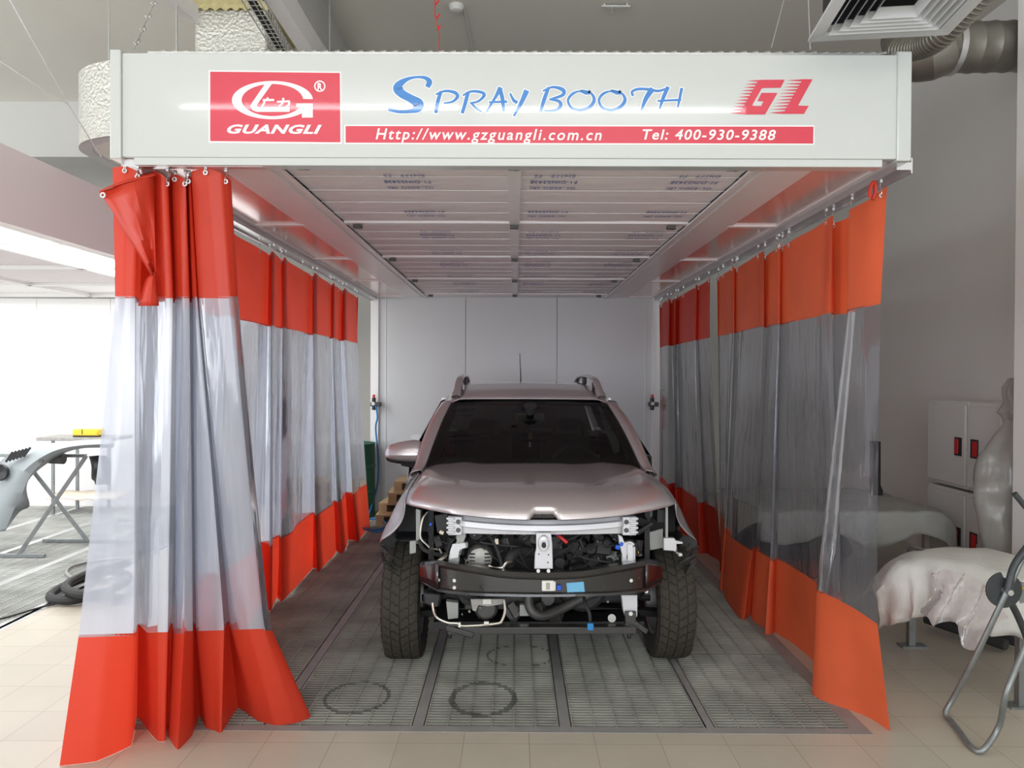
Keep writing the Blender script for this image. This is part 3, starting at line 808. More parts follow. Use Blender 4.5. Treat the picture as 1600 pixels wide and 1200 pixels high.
for t in ts:
    row = []
    for x in xsn:
        p = hood_pt(x, t)
        # emblem notch in the centre of the leading edge
        if t <= .032 and abs(x) < .10:
            w = min(1, max(0, (.078 - abs(x)) / .028))
            dd = (.012 if t <= 0 else 0) + max(0, .06 - max(t, 0)) * 1.0
            p = p + Vector((0, .035 * w * (1 - max(t, 0) / .033) , .026 * w * (1 - max(t, 0) / .033)))
        row.append(p)
    rows.append(row)
hood = MB().grid(rows).build('hood', M['paint'], car, solid=.006, sharp=50)
em = MB(); em.box((0, -.655, .972), (.12, .012, .028), (R(20), 0, 0)); em.box((0, -.664, .970), (.008, .01, .02)); em.build('emblem_recess', M['castdark'], hood, bevel=.004)

M['cabindark'] = glass_mat('cabin_darkening_glass', (.05, .055, .055))  # near-black tint added to block daylight and keep the cabin dark
# ---- front fenders
def fender(s):
    rows = []; NT = 46; NS = 16
    for i in range(NT + 1):
        t = (i / NT)
        row = []
        for j in range(NS + 1):
            u = j / NS
            y = lerp(lerp(-.43, -.22, u ** 2), .86, t)
            yt = max(y, -.43)
            ztop = (hood_pt(.74, 0).z + .002) if yt < -.40 else zhood(.74, yt) - (.0)
            if y < -.20: ztop = lerp(.992, zhood(.74, -.20), sqrt(min(1, max(0, (y + .43) / .23))))
            if y > .5: ztop = lerp(zhood(.74, .5), 1.10, min(1, (y - .5) / .3))
            ra = .43
            za = .36 + sqrt(max(0, ra * ra - y * y)) if abs(y) < ra else .30
            blend = min(1, max(0, (abs(y) - ra) / .03))
            zb = za if abs(y) < ra else lerp(.36, .30, blend)
            z = ztop - (ztop - zb) * u ** 1.25
            W = .905 + .015 * sin(pi * min(1, max(0, (y + .5) / 1.1)))
            fk = min(1, max(0, (y + .43) / .34)) ; fk = fk * fk * (3 - 2 * fk)
            x = .747 + (W - .747) * min(1, sin(min(1, (ztop - z) / .42) * pi / 2) ** .75)
            xf = .747 + .155 * min(1, (ztop - z) / .27) ** 2.4
            x = lerp(xf, x, fk)
            if y > .3: x = lerp(x, .80 + (.90 - .80) * min(1, sin(min(1, (ztop - z) / .3) * pi / 2) ** .7), min(1, (y - .3) / .4))
            if u > .82: x += .014 * (u - .82) / .18
            row.append(Vector((s * x, y, z)))
        # turned-in arch lip
        l = row[-1]; row.append(Vector((l.x - s * .03, l.y, l.z + .004)))
        rows.append(row)
    return MB().grid(rows).build('front_fender', M['paint'], car, solid=.004, sharp=50)
for s in (-1, 1):
    f = fender(s)
    lm = MB()                      # torn inner arch liner hanging at the fender tip
    rr_ = random.Random(5 + s)
    for k in range(9):
        a = Vector((s * (.90 - .05 * rr_.random()), -.31 + .03 * rr_.random(), .74 - .014 * k)); b = a + Vector((-s * .06 * rr_.random(), .02, -.03 - .04 * rr_.random()))
        lm.bar(a, b, .018, .006)
    pl = [(.915, .735), (.89, .765), (.85, .775), (.82, .75), (.835, .725), (.83, .70), (.85, .715), (.865, .68), (.88, .705), (.90, .69), (.91, .71)]
    lm.prism(pl, lambda u, v, w, s=s: (s * u, -.235 + w + (.9 - u) * .4, v), .004)
    lm.build('liner_scrap', M['black'], f)

# ---- doors and rear body sides
def xside(y, z):          # half width of the body side
    W = .905
    if y > 3.0: W -= .10 * ((y - 3.0) / .5) ** 2
    k = (z - .30) / .80
    return W - .05 * max(0, .25 - k) / .25 - .03 * max(0, k - .55) / .45
def body_side(s):
    f = MB(); NJ = 12
    for (ya, yb, n) in ((.862, 1.90, 14), (1.906, 2.33, 8), (2.33, 3.08, 24), (3.08, 3.48, 8)):
        rows = []
        for i in range(n + 1):
            y = lerp(ya, yb, i / n); row = []
            dy = y - WB; zb = .30
            if abs(dy) < .375: zb = .36 + sqrt(max(0, .375 ** 2 - dy * dy))
            for j in range(NJ + 1):
                z = lerp(1.12 + .03 * max(0, y - 2.0), zb, (j / NJ)); row.append(Vector((s * xside(y, z), y, z)))
            l = row[-1]; row.append(Vector((l.x - s * .05, l.y, l.z)))
            rows.append(row)
        f.grid(rows)
    return f.build('body_side', M['paint'], car, solid=.004, sharp=40)
def zroof(y):
    P = [(1.24, 1.500), (1.5, 1.566), (1.9, 1.612), (2.4, 1.632), (2.9, 1.615), (3.3, 1.570)]
    for (a, b), (c, d) in zip(P, P[1:]):
        if y <= c: return lerp(b, d, (y - a) / (c - a))
    return P[-1][1]
def roof_pt(x, y):
    k = abs(x) / .66
    return Vector((x, y, zroof(y) + .018 - .02 * k ** 2 - .085 * max(0, k - .78) / .22 * max(0, k - .78) / .22 * 1.0))
rows = []
for i in range(25):
    y0 = lerp(1.255, 3.32, i / 24); row = []
    for j in range(33):
        x = -.665 + 1.33 * j / 32
        y = y0 + (.05 * (abs(x) / .66) ** 2 if i == 0 else .05 * (abs(x) / .66) ** 2 * (1 - i / 24))
        row.append(roof_pt(x, y))
    rows.append(row)
roof = MB().grid(rows).build('roof', M['paint'], car, solid=.006, sharp=50)
for s in (-1, 1):
    bs = body_side(s)
    dh = MB()
    for y in (1.70, 2.42): dh.tube(crs([(s * .875, y - .09, .99), (s * .905, y - .05, .995), (s * .905, y + .05, .995), (s * .875, y + .09, .99)], 4), .012, 8)
    dh.build('door_handle', M['paint'], bs)
    # pillar from cowl to roof, cant rail and rear pillar as one pressed frame
    G = crs([(.745, .40, 1.075), (.725, .50, 1.105), (.690, .72, 1.235), (.648, .98, 1.375), (.600, 1.24, 1.498)], 6)
    O = crs([(.822, .44, 1.03), (.800, .56, 1.085), (.777, .82, 1.235), (.735, 1.10, 1.375), (.678, 1.36, 1.478)], 6)
    rows = []
    for g_, o_ in zip(G, O):
        m_ = (g_ + o_) / 2 + Vector((.012, -.022, .012))
        rows.append([Vector((s * v.x, v.y, v.z)) for v in (g_ + Vector((-.01, .03, -.02)), g_, (g_ + m_) / 2 + Vector((.0, -.008, .004)), m_, (m_ + o_) / 2 + Vector((.008, -.004, .004)), o_, o_ + Vector((-.03, .02, -.012)))])
    MB().grid(rows).build('windscreen_pillar', M['paint'], car, solid=.004, sharp=60)
    cr = MB(); rows = []
    for i in range(21):
        y = lerp(1.30, 3.34, i / 20); zr = roof_pt(.66, y).z
        rows.append([Vector((s * a, y, z)) for a, z in ((.655, zr + .004), (.68, zr - .012), (.695, zr - .035), (.70, zr - .06), (.68, zr - .065))])
    cr.grid(rows)
    for (ya, yb) in ((1.86, 1.96), (2.78, 2.88)):
        cr.bar((s * .875, ya, 1.12), (s * .70, ya + .05, 1.50), .10, .03, up=(1, 0, 0))
    rows = []
    for i in range(9):
        t = i / 8; z = lerp(1.14, 1.50, t); rows.append([Vector((s * lerp(.86, .70, t), lerp(3.0, 3.05, t), z)), Vector((s * lerp(.83, .68, t), lerp(3.40, 3.28, t), z)), Vector((s * lerp(.78, .62, t), lerp(3.49, 3.34, t), z))])
    cr.grid(rows); cr.build('roof_side_frame', M['paint'], car, solid=.006)
    gw = MB()
    for (ya, yb, yc, yd) in ((.86, 1.88, 1.40, 1.91), (1.95, 2.80, 1.99, 2.84), (2.88, 3.02, 2.92, 3.05)):
        rows = []
        for i in range(7):
            t = i / 6; z = lerp(1.12, 1.50, t)
            rows.append([Vector((s * lerp(.868, .69, t), lerp(a, b, t), z)) for a, b in ((ya, yc), ((ya + yb) / 2, (yc + yd) / 2), (yb, yd))])
        gw.grid(rows)
    gw.build('side_window', M['cabindark'], car)
    # black sill cladding
    MB().b2(s * .84, s * .895, .46, 2.28, .25, .40).build('sill_cladding', M['black'], car, bevel=.02)
    # roof rail
    P = [cp(719, 624, 1.42), cp(726, 608, 1.50), cp(737, 593, 1.66)]
    xr = .560
    pts = [(xr + .008, 1.30, 1.530), (xr + .002, 1.42, 1.590), (xr - .004, 1.58, 1.655), (xr - .006, 1.80, 1.683), (xr - .008, 2.3, 1.700), (xr - .01, 2.8, 1.682), (xr - .012, 3.1, 1.63), (xr - .014, 3.2, 1.585)]
    Q = crs([(s * a, b, c) for a, b, c in pts], 5)
    rl = MB(); rows = []
    for i, q in enumerate(Q):
        w = .030 if 3 < i < len(Q) - 4 else .036; h = .016
        rows.append([q + Vector((w * cos(a) , 0, h * sin(a))) for a in [2 * pi * k / 12 for k in range(13)]])
    rl.grid(rows); rail = rl.build('roof_rail', M['paint'], car)
    ft = MB()
    for (y, z) in ((1.60, 1.625), (2.35, 1.665), (3.05, 1.63)): ft.box((s * (xr - .012), y, z - .005), (.03, .14, .07))
    ft.build('rail_foot', M['black'], rail, bevel=.012)

# ---- rear end
rows = []
for i in range(13):
    t = i / 12
    z = lerp(.42, 1.12, t) ; row = []
    for j in range(21):
        x = -1 + 2 * j / 20; row.append(Vector((x * lerp(.86, .84, t), 3.60 - .13 * abs(x) ** 3 - .03 * t, z)))
    rows.append(row)
tg = MB().grid(rows).build('tailgate', M['paint'], car, solid=.006)
rows = [[Vector((x * lerp(.76, .60, t), lerp(3.54, 3.33, t) - .05 * abs(x) ** 3, lerp(1.12, 1.56, t))) for x in [-1 + 2 * j / 10 for j in range(11)]] for t in (0, .5, 1)]
MB().grid(rows).build('rear_window', M['cabindark'], car)
bb = MB(); bb.b2(-.84, .84, 3.45, 3.68, .28, .62); bb.build('rear_bumper', M['black'], car, bevel=.06)
for s in (-1, 1): MB().b2(s * .66, s * .86, 3.40, 3.56, .86, 1.06).build('tail_light', M['redp'], car, bevel=.02)
ub = MB(); ub.b2(-.80, .80, .48, 2.25, .25, .33); ub.b2(-.62, .62, 2.2, 3.4, .30, .40); ub.build('underbody', M['bay'], car, bevel=.01)

# ---- windscreen with black frit border
NU, NV = 26, 14
def ws(u, v):
    x = lerp(-1, 1, u); hw = lerp(.722, .600, v)
    y = lerp(.46, 1.245, v) + lerp(.05, .02, v) * x * x - .05 * sin(pi * v) * .4 - .02
    z = lerp(1.085, 1.500, v) + .012 * sin(pi * v) - .008 * x * x * v
    return Vector((x * hw, y, z))
rows = [[ws(j / NU, i / NV) for j in range(NU + 1)] for i in range(NV + 1)]
wsn = MB().grid(rows).build('windscreen', M['glass'], car, fix=False)
def ring_strip(name, u0, v0, u1, v1, off, m):
    mb = MB(); f = lambda u, v: ws(u, v) + Vector((0, off * .5, -off))
    def strip(ua, ub, va, vb, n, k):
        mb.grid([[f(lerp(ua, ub, j / n), lerp(va, vb, i / k)) for j in range(n + 1)] for i in range(k + 1)])
    strip(0, 1, 0, v0, 26, 2); strip(0, 1, 1 - v1, 1, 26, 2); strip(0, u0, v0, 1 - v1, 2, 12); strip(1 - u1, 1, v0, 1 - v1, 2, 12)
    strip(.44, .57, 1 - v1 - .065, 1 - v1, 4, 3)
    return mb.build(name, m, wsn)
ring_strip('frit_border', .052, .13, .05, .06, .004, M['black'])
sc = MB()
for k in range(7):
    p = ws(.44 + .02 * k, .055); sc.box((p.x, p.y - .003, p.z + .004 * sin(k * 2)), (.02, .002, .006), (0, 0, k))
sc.build('label_residue', M['trim'], wsn)
wp = MB()
rows = [[Vector((x * .73, .36 + .10 * (abs(x)) ** 2 * .9 + k * .09, 1.068 + k * .012)) for x in [-1 + 2 * j / 16 for j in range(17)]] for k in (0, 1)]
wp.grid(rows); wp.build('cowl_panel', M['black'], car, solid=.01)
# ---- interior
db = MB(); rows = []
for (y, z) in ((.52, 1.06), (.70, 1.085), (.88, 1.06), (.98, .98), (1.0, .75), (.9, .55)): rows.append([Vector((x, y - .03 * abs(x), z)) for x in [-.74 + 1.48 * j / 10 for j in range(11)]])
db.grid(rows); db.build('dashboard', M['black'], car, solid=.01)
sw = MB(); Rm = Matrix.Translation((.34, 1.05, 1.00)) @ Matrix.Rotation(R(66), 4, 'X')
sw.tube([Rm @ Vector((.185 * cos(2 * pi * k / 32), .185 * sin(2 * pi * k / 32), 0)) for k in range(32)], .014, 8, True)
sw.tube([Rm @ Vector((-.18, 0, 0)), Rm @ Vector((.18, 0, 0))], .02, 8); sw.tube([Rm @ Vector((0, 0, 0)), Rm @ Vector((0, -.18, 0))], .02, 8)
sw.tube([Rm @ Vector((0, 0, .03)), Rm @ Vector((0, 0, -.25))], .05, 12); sw.build('steering_wheel', mat('wheel_leather', (.05, .05, .05), .4), car)
for s in (-1, 1):
    st = MB(); x = s * .36
    st.box((x, 1.55, .50), (.50, .52, .20)); st.box((x, 1.86, .86), (.48, .16, .66), (R(-14), 0, 0)); st.box((x, 1.97, 1.24), (.26, .10, .18))
    st.build('front_seat', M['seat'], car, bevel=.05)
    G = crs([(.685, .62, 1.13), (.65, .84, 1.25), (.60, 1.10, 1.38), (.56, 1.30, 1.46)], 5)
    pt = MB(); rows = [[Vector((s * (g.x + a), g.y + .05 + b, g.z)) for a, b in ((-.028, 0), (-.01, -.015), (.02, 0), (.045, .06))] for g in G]
    pt.grid(rows); pt.build('pillar_trim', M['trim'], car, solid=.004)
    pt = MB(); pt.bar((s * .80, 1.90, 1.05), (s * .63, 1.92, 1.48), .09, .03, up=(0, 1, 0)); pt.build('pillar_trim', M['trim'], car, bevel=.01)
st = MB(); st.box((0, 2.5, .55), (1.3, .5, .25)); st.box((0, 2.82, .88), (1.3, .16, .62), (R(-14), 0, 0)); st.build('rear_seat', M['seat'], car, bevel=.05)
rows = [[roof_pt(x, y) + Vector((0, 0, -.045)) for x in (-.6, -.3, 0, .3, .6)] for y in (1.36, 2, 2.6, 3.2)]
MB().grid(rows).build('headliner', M['seat'], car, fix=False)
for s in (-1, 1): MB().b2(s * .80, s * .84, .9, 3.2, .4, 1.12).build('door_card', M['seat'], car, smooth=False)
for s in (-1, 1):
    p = cp(800 if s < 0 else 846, 635, 1.12)
    
p = cp(828, 652, 1.06)
mr = MB(); mr.box(p, (.215, .03, .062)); rmr = mr.build('rear_view_mirror', M['mirrorglass'], car, bevel=.022)
q = MB(); q.tube([p + Vector((0, .0, .0)), p + Vector((0, -.03, .05)), p + Vector((0, -.05, .09))], [.028, .032, .05], 12); q.tube([p, p + Vector((0, .02, -.07))], .016, 8); q.build('mirror_mount', M['seat'], rmr)
pn = MB(); a = p + Vector((.005, -.01, -.03)); pn.tube([a, a + Vector((0, 0, -.075))], .0015, 5); pn.build('pendant_cord', M['black'], rmr)
g0 = cp(829, 682, 1.05)
pn = MB()
for k in range(7): pn.box(g0 + Vector((.008 * sin(k * 2.2), 0, .02 - .006 * k)), (.022, .006, .010), (0, k, 0))
pn.build('pendant_charm', M['gold'], rmr)
g1 = cp(828, 694.5, 1.05); pn = MB(); pn.box(g1, (.017, .008, .038)); pn.build('pendant_tag', M['whitep'], rmr, bevel=.003)
# ---- aerial
an = MB(); p0 = roof_pt(-.012, 3.06); an.tube([p0, p0 + Vector((0, .03, .03))], [.022, .012], 10); an.tube([p0 + Vector((0, .03, .02)), p0 + Vector((-.012, .10, .315))], [.006, .003], 8)
an.build('roof_aerial', M['black'], car)
# ---- left-hand door mirror
p = cp(632, 710, .80)
rows = []
NA = 18
prof = [(-.155, .02), (-.145, .055), (-.12, .078), (-.07, .098), (-.01, .110), (.05, .115), (.085, .110), (.10, .095), (.105, .04)]
for (x, h) in prof:
    h2 = h * (1.02 if x < 0 else 1.05)
    row = []
    for k in range(NA + 1):
        a = 2 * pi * k / NA; cy = cos(a); sz = sin(a)
        row.append(p + Vector((x + .02, -.065 * (h / .1) ** .6 * cy * (1 if cy > 0 else .35) + .0, h2 * .86 * sz * (1.0 if sz > 0 else .62) + .012 * (x + .1))))
    rows.append(row)
mi = MB().grid(rows).build('door_mirror', M['paint'], car, sharp=60)
q = MB(); rows = []
for (x, h) in prof:
    rows.append([p + Vector((x * .98 + .02, -.062 * (h / .1) ** .6 * cos(a) * (1 if cos(a) > 0 else .35), -h * .85 * .62 * .86 - .022 * sin(pi * i_ / 8) + .008 - .006)) for i_, a in enumerate([pi * k / 8 for k in range(9)])])
q.grid(rows)
q.tube([p + Vector((-.02, 0, -.058)), p + Vector((.09, .01, -.078)), p + Vector((.17, .03, -.085)), p + Vector((.22, .04, -.08))], [.022, .028, .03, .03], 10)
q.build('mirror_base', M['black'], mi)
g_ = MB(); g_.lathe([(0.001, .0), (.085, .0)], 'Y', p + Vector((0, .03, 0)), 20); g_.build('mirror_glass', M['mirrorglass'], mi)

# ---- wheels
def tyre_mesh():
    t = MB(); Rr = .350; hw = .108
    prof = [(.205, -.085), (.235, -.100), (.28, -.110), (.315, -.108), (.336, -.098), (.341, -.088), (.3425, -.05), (.343, 0), (.3425, .05), (.341, .088), (.336, .098), (.315, .108), (.28, .110), (.235, .100), (.205, .085)]
    t.cur = 1; t.lathe(prof, 'X', (0, 0, 0), 72)
    t.cur = 0
    N = 40; step = 2 * pi / N
    def P(w, a, r, s): return Vector((s * w, r * cos(a), r * sin(a)))
    for s in (-1, 1):
        for k in range(N):
            a0 = k * step + (step / 2 if s > 0 else 0)
            for (w0, w1, g) in ((.004, .050, .80), (.055, .100, .84)):
                th = lambda w: .13 * (w / .1) ** .75
                m = 3
                for q in range(m):
                    wa = lerp(w0, w1, q / m); wb = lerp(w0, w1, (q + 1) / m)
                    sh = .15 * step if w0 > .05 else 0
                    r = lambda w: .350 if w < .08 else .350 - .010 * (w - .08) / .02
                    vs = []
                    for rr in (0, 1):
                        for (w, e) in ((wa, 0), (wb, 0), (wb, 1), (wa, 1)):
                            zig = .10 * step * sin(w * 240)
                            a = -(a0 + th(w) + sh + zig + e * g * step)
                            vs.append(P(w, a, (r(w) if rr else .338), s))
                    t.add(vs, [(4, 5, 6, 7), (0, 1, 5, 4), (1, 2, 6, 5), (2, 3, 7, 6), (3, 0, 4, 7)])
            # shoulder lugs
            a = -(a0 + .13 + .15 * step)
            vs = [P(.100, a, .341, s), P(.100, a - .8 * step, .341, s), P(.109, a - .7 * step, .318, s), P(.109, a, .318, s)]
            t.add([v + Vector((s * .003, 0, 0)) for v in vs], [(0, 1, 2, 3)])
    return t
def wheel(x, y, s, steer=0):
    w = bpy.data.objects.new('wheel', tyre0.data if tyre0 else None) if tyre0 else tyre_mesh().build('wheel', [M['tyre'], M['tyreside']], car, sharp=25)
    if tyre0: COL.objects.link(w); w.parent = car
    w.location = (x, y, .350)
    rm = MB()
    rm.lathe([(.21, -.09), (.195, -.085), (.185, 0), (.20, .085), (.212, .09)], 'X', (0, 0, 0), 36)
    for k in range(5):
        a = 2 * pi * k / 5 + .3
        for da in (-.14, .14): rm.bar((s * .075, .04 * cos(a), .04 * sin(a)), (s * .07, .20 * cos(a + da), .20 * sin(a + da)), .045, .025, up=(1, 0, 0))
    rm.cyl((s * .03, 0, 0), (s * .085, 0, 0), .06, 20); rm.build('rim', M['rim'], w, bevel=.004)
    bd = MB(); bd.lathe([(.02, 0), (.14, 0), (.14, .02), (.02, .02)], 'X', (-s * .02, 0, 0), 28); bd.box((-s * .01, -.10, .06), (.07, .08, .14)); bd.build('brake_disc', M['castdark'], w)
    return w
tyre0 = None
tyre0 = wheel(-.787, 0, -1)
wheel(.787, 0, 1); wheel(-.79, WB, -1); wheel(.79, WB, 1)

# ---- black crash beam
cb = MB(); n = 40; rows = []
def beam_y(x): return -.735 + .22 * (abs(x) / .645) ** 2.6
for i in range(n + 1):
    x = lerp(-.645, .645, i / n); ax = abs(x)
    zc = .632; hh = .068 + .016 * max(0, (ax - .2) / .4) - (.032 * max(0, (ax - .55) / .095))
    dip = .014 * (1 - min(1, ax / .35) ** 2)
    y = beam_y(x)
    y2 = y + .03
    prof = [(y + .07, zc + hh - dip), (y + .015, zc + hh - dip + .002), (y, zc + hh - .016 - dip), (y + .003, zc + hh - .024 - dip), (y + .014, zc + hh - .032 - dip), (y + .014, zc - hh + .024), (y + .002, zc - hh + .016), (y, zc - hh + .006), (y + .03, zc - hh), (y + .07, zc - hh)]
    rows.append([Vector((x, a, b)) for a, b in prof])
cb.grid(rows)
beam = cb.build('crash_beam', M['blackmetal'], car, solid=.004, sharp=30)
def on_beam(px, py, off=.0):
    p = cp(px, py, -.72)
    for _ in range(4): p = cp(px, py, beam_y(p.x) + .014 - off)
    return p
for s in (-1, 1):
    q = MB(); rows = []
    for i in range(7):
        t = i / 6; x = s * lerp(.55, .655, t); y = beam_y(abs(x)) - .004
        rows.append([Vector((x, y + .03, .632 + lerp(.082, .050, t))), Vector((x, y + .004, .632 + lerp(.070, .034, t))), Vector((x, y - .002, .632 - lerp(.02, .01, t))), Vector((x, y + .008, .632 - lerp(.080, .050, t)))])
    q.grid(rows); q.build('beam_end_plate', mat('dark_maroon_steel', (.022, .005, .007), .25, coat=.8), beam, solid=.004)
bt = MB(); hl = MB()
for (px, py) in ((685, 906), (710, 907), (710, 918), (986, 907), (1011, 908), (1010, 924), (841, 892), (857, 892)):
    p = on_beam(px, py, .003); bt.lathe([(.001, -.006), (.009, -.006), (.010, .004), (.001, .004)], 'Y', p, 8)
bt.build('bolt', M['whitep'], beam)
for (px, py, w, h) in ((699, 903, .036, .016), (702, 917, .022, .018), (681, 917, .020, .020), (997, 903, .024, .014), (754, 917, .036, .034), (944, 917, .020, .024)):
    p = on_beam(px, py, .001)
    if w > .03 and h > .03: hl.lathe([(.010, -.003), (.020, -.003), (.020, .002), (.010, .002)], 'Y', p, 16)
    else: hl.box(p, (w, .004, h))
hl.build('beam_hole', M['dark'], beam, bevel=.003)
p = on_beam(856, 915, .014); q = MB(); q.box(p, (.062, .022, .052)); q.box(p + Vector((.034, 0, -.002)), (.012, .018, .048)); q.build('white_sensor', M['whitep'], beam, bevel=.004)
q = MB(); q.box(p + Vector((-.0, -.0115, 0)), (.02, .001, .035)); q.build('sensor_label', M['cast'], beam, smooth=False)
p = on_beam(873.5, 918, .012); q = MB(); q.box(p, (.022, .022, .026)); q.build('blue_connector', M['blue'], beam, bevel=.004)
q = MB()
a0, a1, a2, a3 = on_beam(885, 911, .002), on_beam(912, 909, .002), on_beam(914, 929, .002), on_beam(887, 931, .002)
q.add([a0, a1, a2, a3, a0 + Vector((0, -.001, 0)), a1 + Vector((0, -.001, 0)), a2 + Vector((0, -.001, 0)), a3 + Vector((0, -.001, 0))], [(0, 1, 2, 3), (7, 6, 5, 4), (0, 4, 5, 1), (1, 5, 6, 2), (2, 6, 7, 3), (3, 7, 4, 0)])
q.build('blue_tape_patch', M['bluetape'], beam, smooth=False)

# ---- upper radiator support with centre latch post
def poly_y(name, pts, yl, th, m, parent, bevel=.003, tilt=0):
    q = MB(); P = [cp(px, py, yl) for px, py in pts]
    q.prism([(p.x, p.z) for p in P], lambda u, v, w: (u, yl + w + tilt * (u), v), th)
    return q.build(name, m, parent, bevel=bevel)
us = MB()
rows = []
for i in range(31):
    x = lerp(-.435, .425, i / 30); k = 1 - (abs(x) / .435) ** 2
    y = -.60 - .04 * k; zt = .948 - .018 * k
    rows.append([Vector((x, a, b)) for a, b in ((y + .10, zt + .008), (y + .03, zt + .008), (y + .02, zt - .012), (y - .006, zt - .016), (y - .012, zt - .040), (y + .008, zt - .048), (y + .01, zt - .062 - .02 * (1 - k)), (y + .05, zt - .066 - .02 * (1 - k)))])
us.grid(rows); sup = us.build('radiator_support', M['bracket'], car, solid=.003)
for s in (-1, 1):
    q = MB(); q.box((s * .462, -.575, .905), (.075, .05, .100))
    for k in range(4): q.box((s * .485, -.605, .945 - .024 * k), (.045, .012, .014))
    e = q.build('support_end', M['bracket'], sup, bevel=.005)
    q = MB()
    for dz in (-.022, .022): q.lathe([(.001, -.004), (.012, -.004), (.013, 0)], 'Y', (s * .445, -.603, .905 + dz), 12)
    q.build('bolt', M['castdark'], e)
lp = poly_y('latch_post', [(838, 833), (861, 833), (863, 850), (864, 889), (835, 889), (836, 866), (838, 858)], -.70, .03, M['bracket'], sup)
q = MB(); p = cp(849.5, 849, -.705)
rows = [[p + Vector((w * cos(a), -d, h * sin(a))) for a in [2 * pi * k / 20 for k in range(21)]] for (w, h, d) in ((.030, .044, 0), (.026, .040, .018), (.018, .030, .022), (.010, .014, .020))]
q.grid(rows); q.build('latch_boss', M['bracket'], lp)
q = MB(); q.lathe([(.001, -.028), (.010, -.028), (.013, -.018)], 'Y', p + Vector((0, 0, -.008)), 14)
for (px, py) in ((842, 866), (857, 867), (856, 879)): c = cp(px, py, -.702); q.lathe([(.001, 0), (.004, 0), (.004, .002)], 'Y', c, 8)
q.build('latch_hole', M['dark'], lp)
# headlamp mounting brackets either side
bl = poly_y('headlamp_bracket', [(722, 812), (727, 812), (728, 838), (724, 848), (731, 848), (731, 856), (722, 858), (720, 866), (718, 868), (717, 884), (701, 884), (701, 870), (706, 856), (714, 846), (712, 838), (718, 834), (721, 826)], -.56, .035, M['primer'], car)
poly_y('bracket_face', [(707, 850), (727, 848), (729, 855), (719, 859), (716, 872), (702, 874), (703, 862)], -.575, .008, M['bracket'], bl)
br = poly_y('headlamp_bracket', [(966, 835), (972, 838), (976, 848), (985, 846), (991, 849), (993, 857), (993, 886), (972, 886), (972, 866), (968, 852)], -.56, .035, M['bracket'], car)
poly_y('bracket_face', [(980, 850), (988, 850), (990, 858), (990, 882), (981, 882)], -.572, .008, M['bracket'], br)
# inner wings, bulkhead and bay floor
bay = MB()
bay.b2(-.72, .72, .28, .31, .30, 1.05)
for s in (-1, 1):
    bay.b2(s * .60, s * .63, -.30, .28, .45, .95); bay.b2(s * .60, s * .84, -.02, .0, .70, .93); bay.b2(s * .66, s * .70, -.36, .3, .88, .95)
bay.b2(-.60, .60, -.30, .28, .26, .30)
bay.build('bulkhead', M['bay'], car, smooth=False)
for s in (-1, 1):
    q = MB(); rows = []
    for i in range(17):
        a = R(112) * i / 16
        rows.append([Vector((s * x, .395 * cos(a), .36 + .395 * sin(a))) for x in (.58, .70, .80, .87)])
    q.grid(rows); q.build('wheel_arch_liner', M['black'], car, solid=.006)
rp = poly_y('inner_wing_panel', [(972, 802), (1028, 792), (1028, 800), (1012, 812), (990, 826), (975, 828)], -.22, .01, M['primer'], car)
poly_y('inner_wing_panel', [(1040, 790), (1044, 792), (1044, 850), (1040, 850)], -.40, .02, M['primer'], car)
poly_y('inner_wing_panel', [(650, 795), (657, 797), (656, 850), (650, 850)], -.40, .03, M['primer'], car)
poly_y('inner_wing_panel', [(1014, 832), (1036, 826), (1036, 856), (1016, 860)], -.30, .02, M['primer'], car)
b = poly_y('fender_bracket', [(1037, 841), (1054, 841), (1056, 845), (1067, 847), (1067, 850), (1057, 850), (1058, 864), (1066, 865), (1067, 869), (1062, 870), (1053, 861), (1037, 860)], -.42, .03, M['bracket'], car)
poly_y('fender_bracket', [(640, 846), (650, 845), (650, 864), (640, 866)], -.42, .02, M['primer'], car)
poly_y('battery_tray_bracket', [(915, 860), (968, 862), (968, 886), (958, 890), (946, 872), (930, 864)], -.44, .01, M['primer'], car)
q = MB(); c = cp(953, 876, -.45); q.lathe([(.001, 0), (.017, 0), (.017, .004)], 'Y', c, 14); q.build('tray_hole', M['dark'], car)
# engine and accessories
def clutter(name, x0, x1, y0, y1, z0, z1, n, m, seed, size=(.03, .10)):
    r_ = random.Random(seed); q = MB()
    for _ in range(n):
        p = Vector((r_.uniform(x0, x1), r_.uniform(y0, y1), r_.uniform(z0, z1))); k = r_.random()
        a, b_, c = (r_.uniform(*size) for _ in range(3))
        if k < .45: q.box(p, (a, b_, c), (r_.uniform(-.5, .5), r_.uniform(-.5, .5), r_.uniform(-.5, .5)))
        elif k < .8:
            d = Vector((r_.uniform(-1, 1), r_.uniform(-.5, .5), r_.uniform(-1, 1))).normalized() * a; q.tube([p - d * .7, p + d * .7], b_ * .35, 10)
        else: q.lathe([(.001, -.012), (a * .5, -.012), (a * .5, .012), (.001, .012)], 'Y', p, 14)
    return q.build(name, m, car, bevel=.003)
eb = MB(); eb.b2(-.42, .22, -.34, .16, .40, .80); eb.b2(-.36, .20, -.28, .1, .78, .90); eb.build('engine_block', M['bay'], car, bevel=.02)
gb = MB(); gb.b2(.16, .50, -.36, .10, .42, .70); gb.lathe([(.001, -.05), (.13, -.05), (.15, .03), (.001, .03)], 'Y', (.24, -.36, .52), 24); gb.build('gearbox', M['bay'], car, bevel=.02)
clutter('engine_accessory', -.56, -.20, -.50, -.30, .46, .90, 46, M['bay'], 1)
clutter('engine_accessory', -.20, .30, -.50, -.34, .72, .90, 30, M['castdark'], 2, (.02, .07))
clutter('engine_accessory', .05, .58, -.50, -.30, .62, .90, 50, M['bay'], 3)
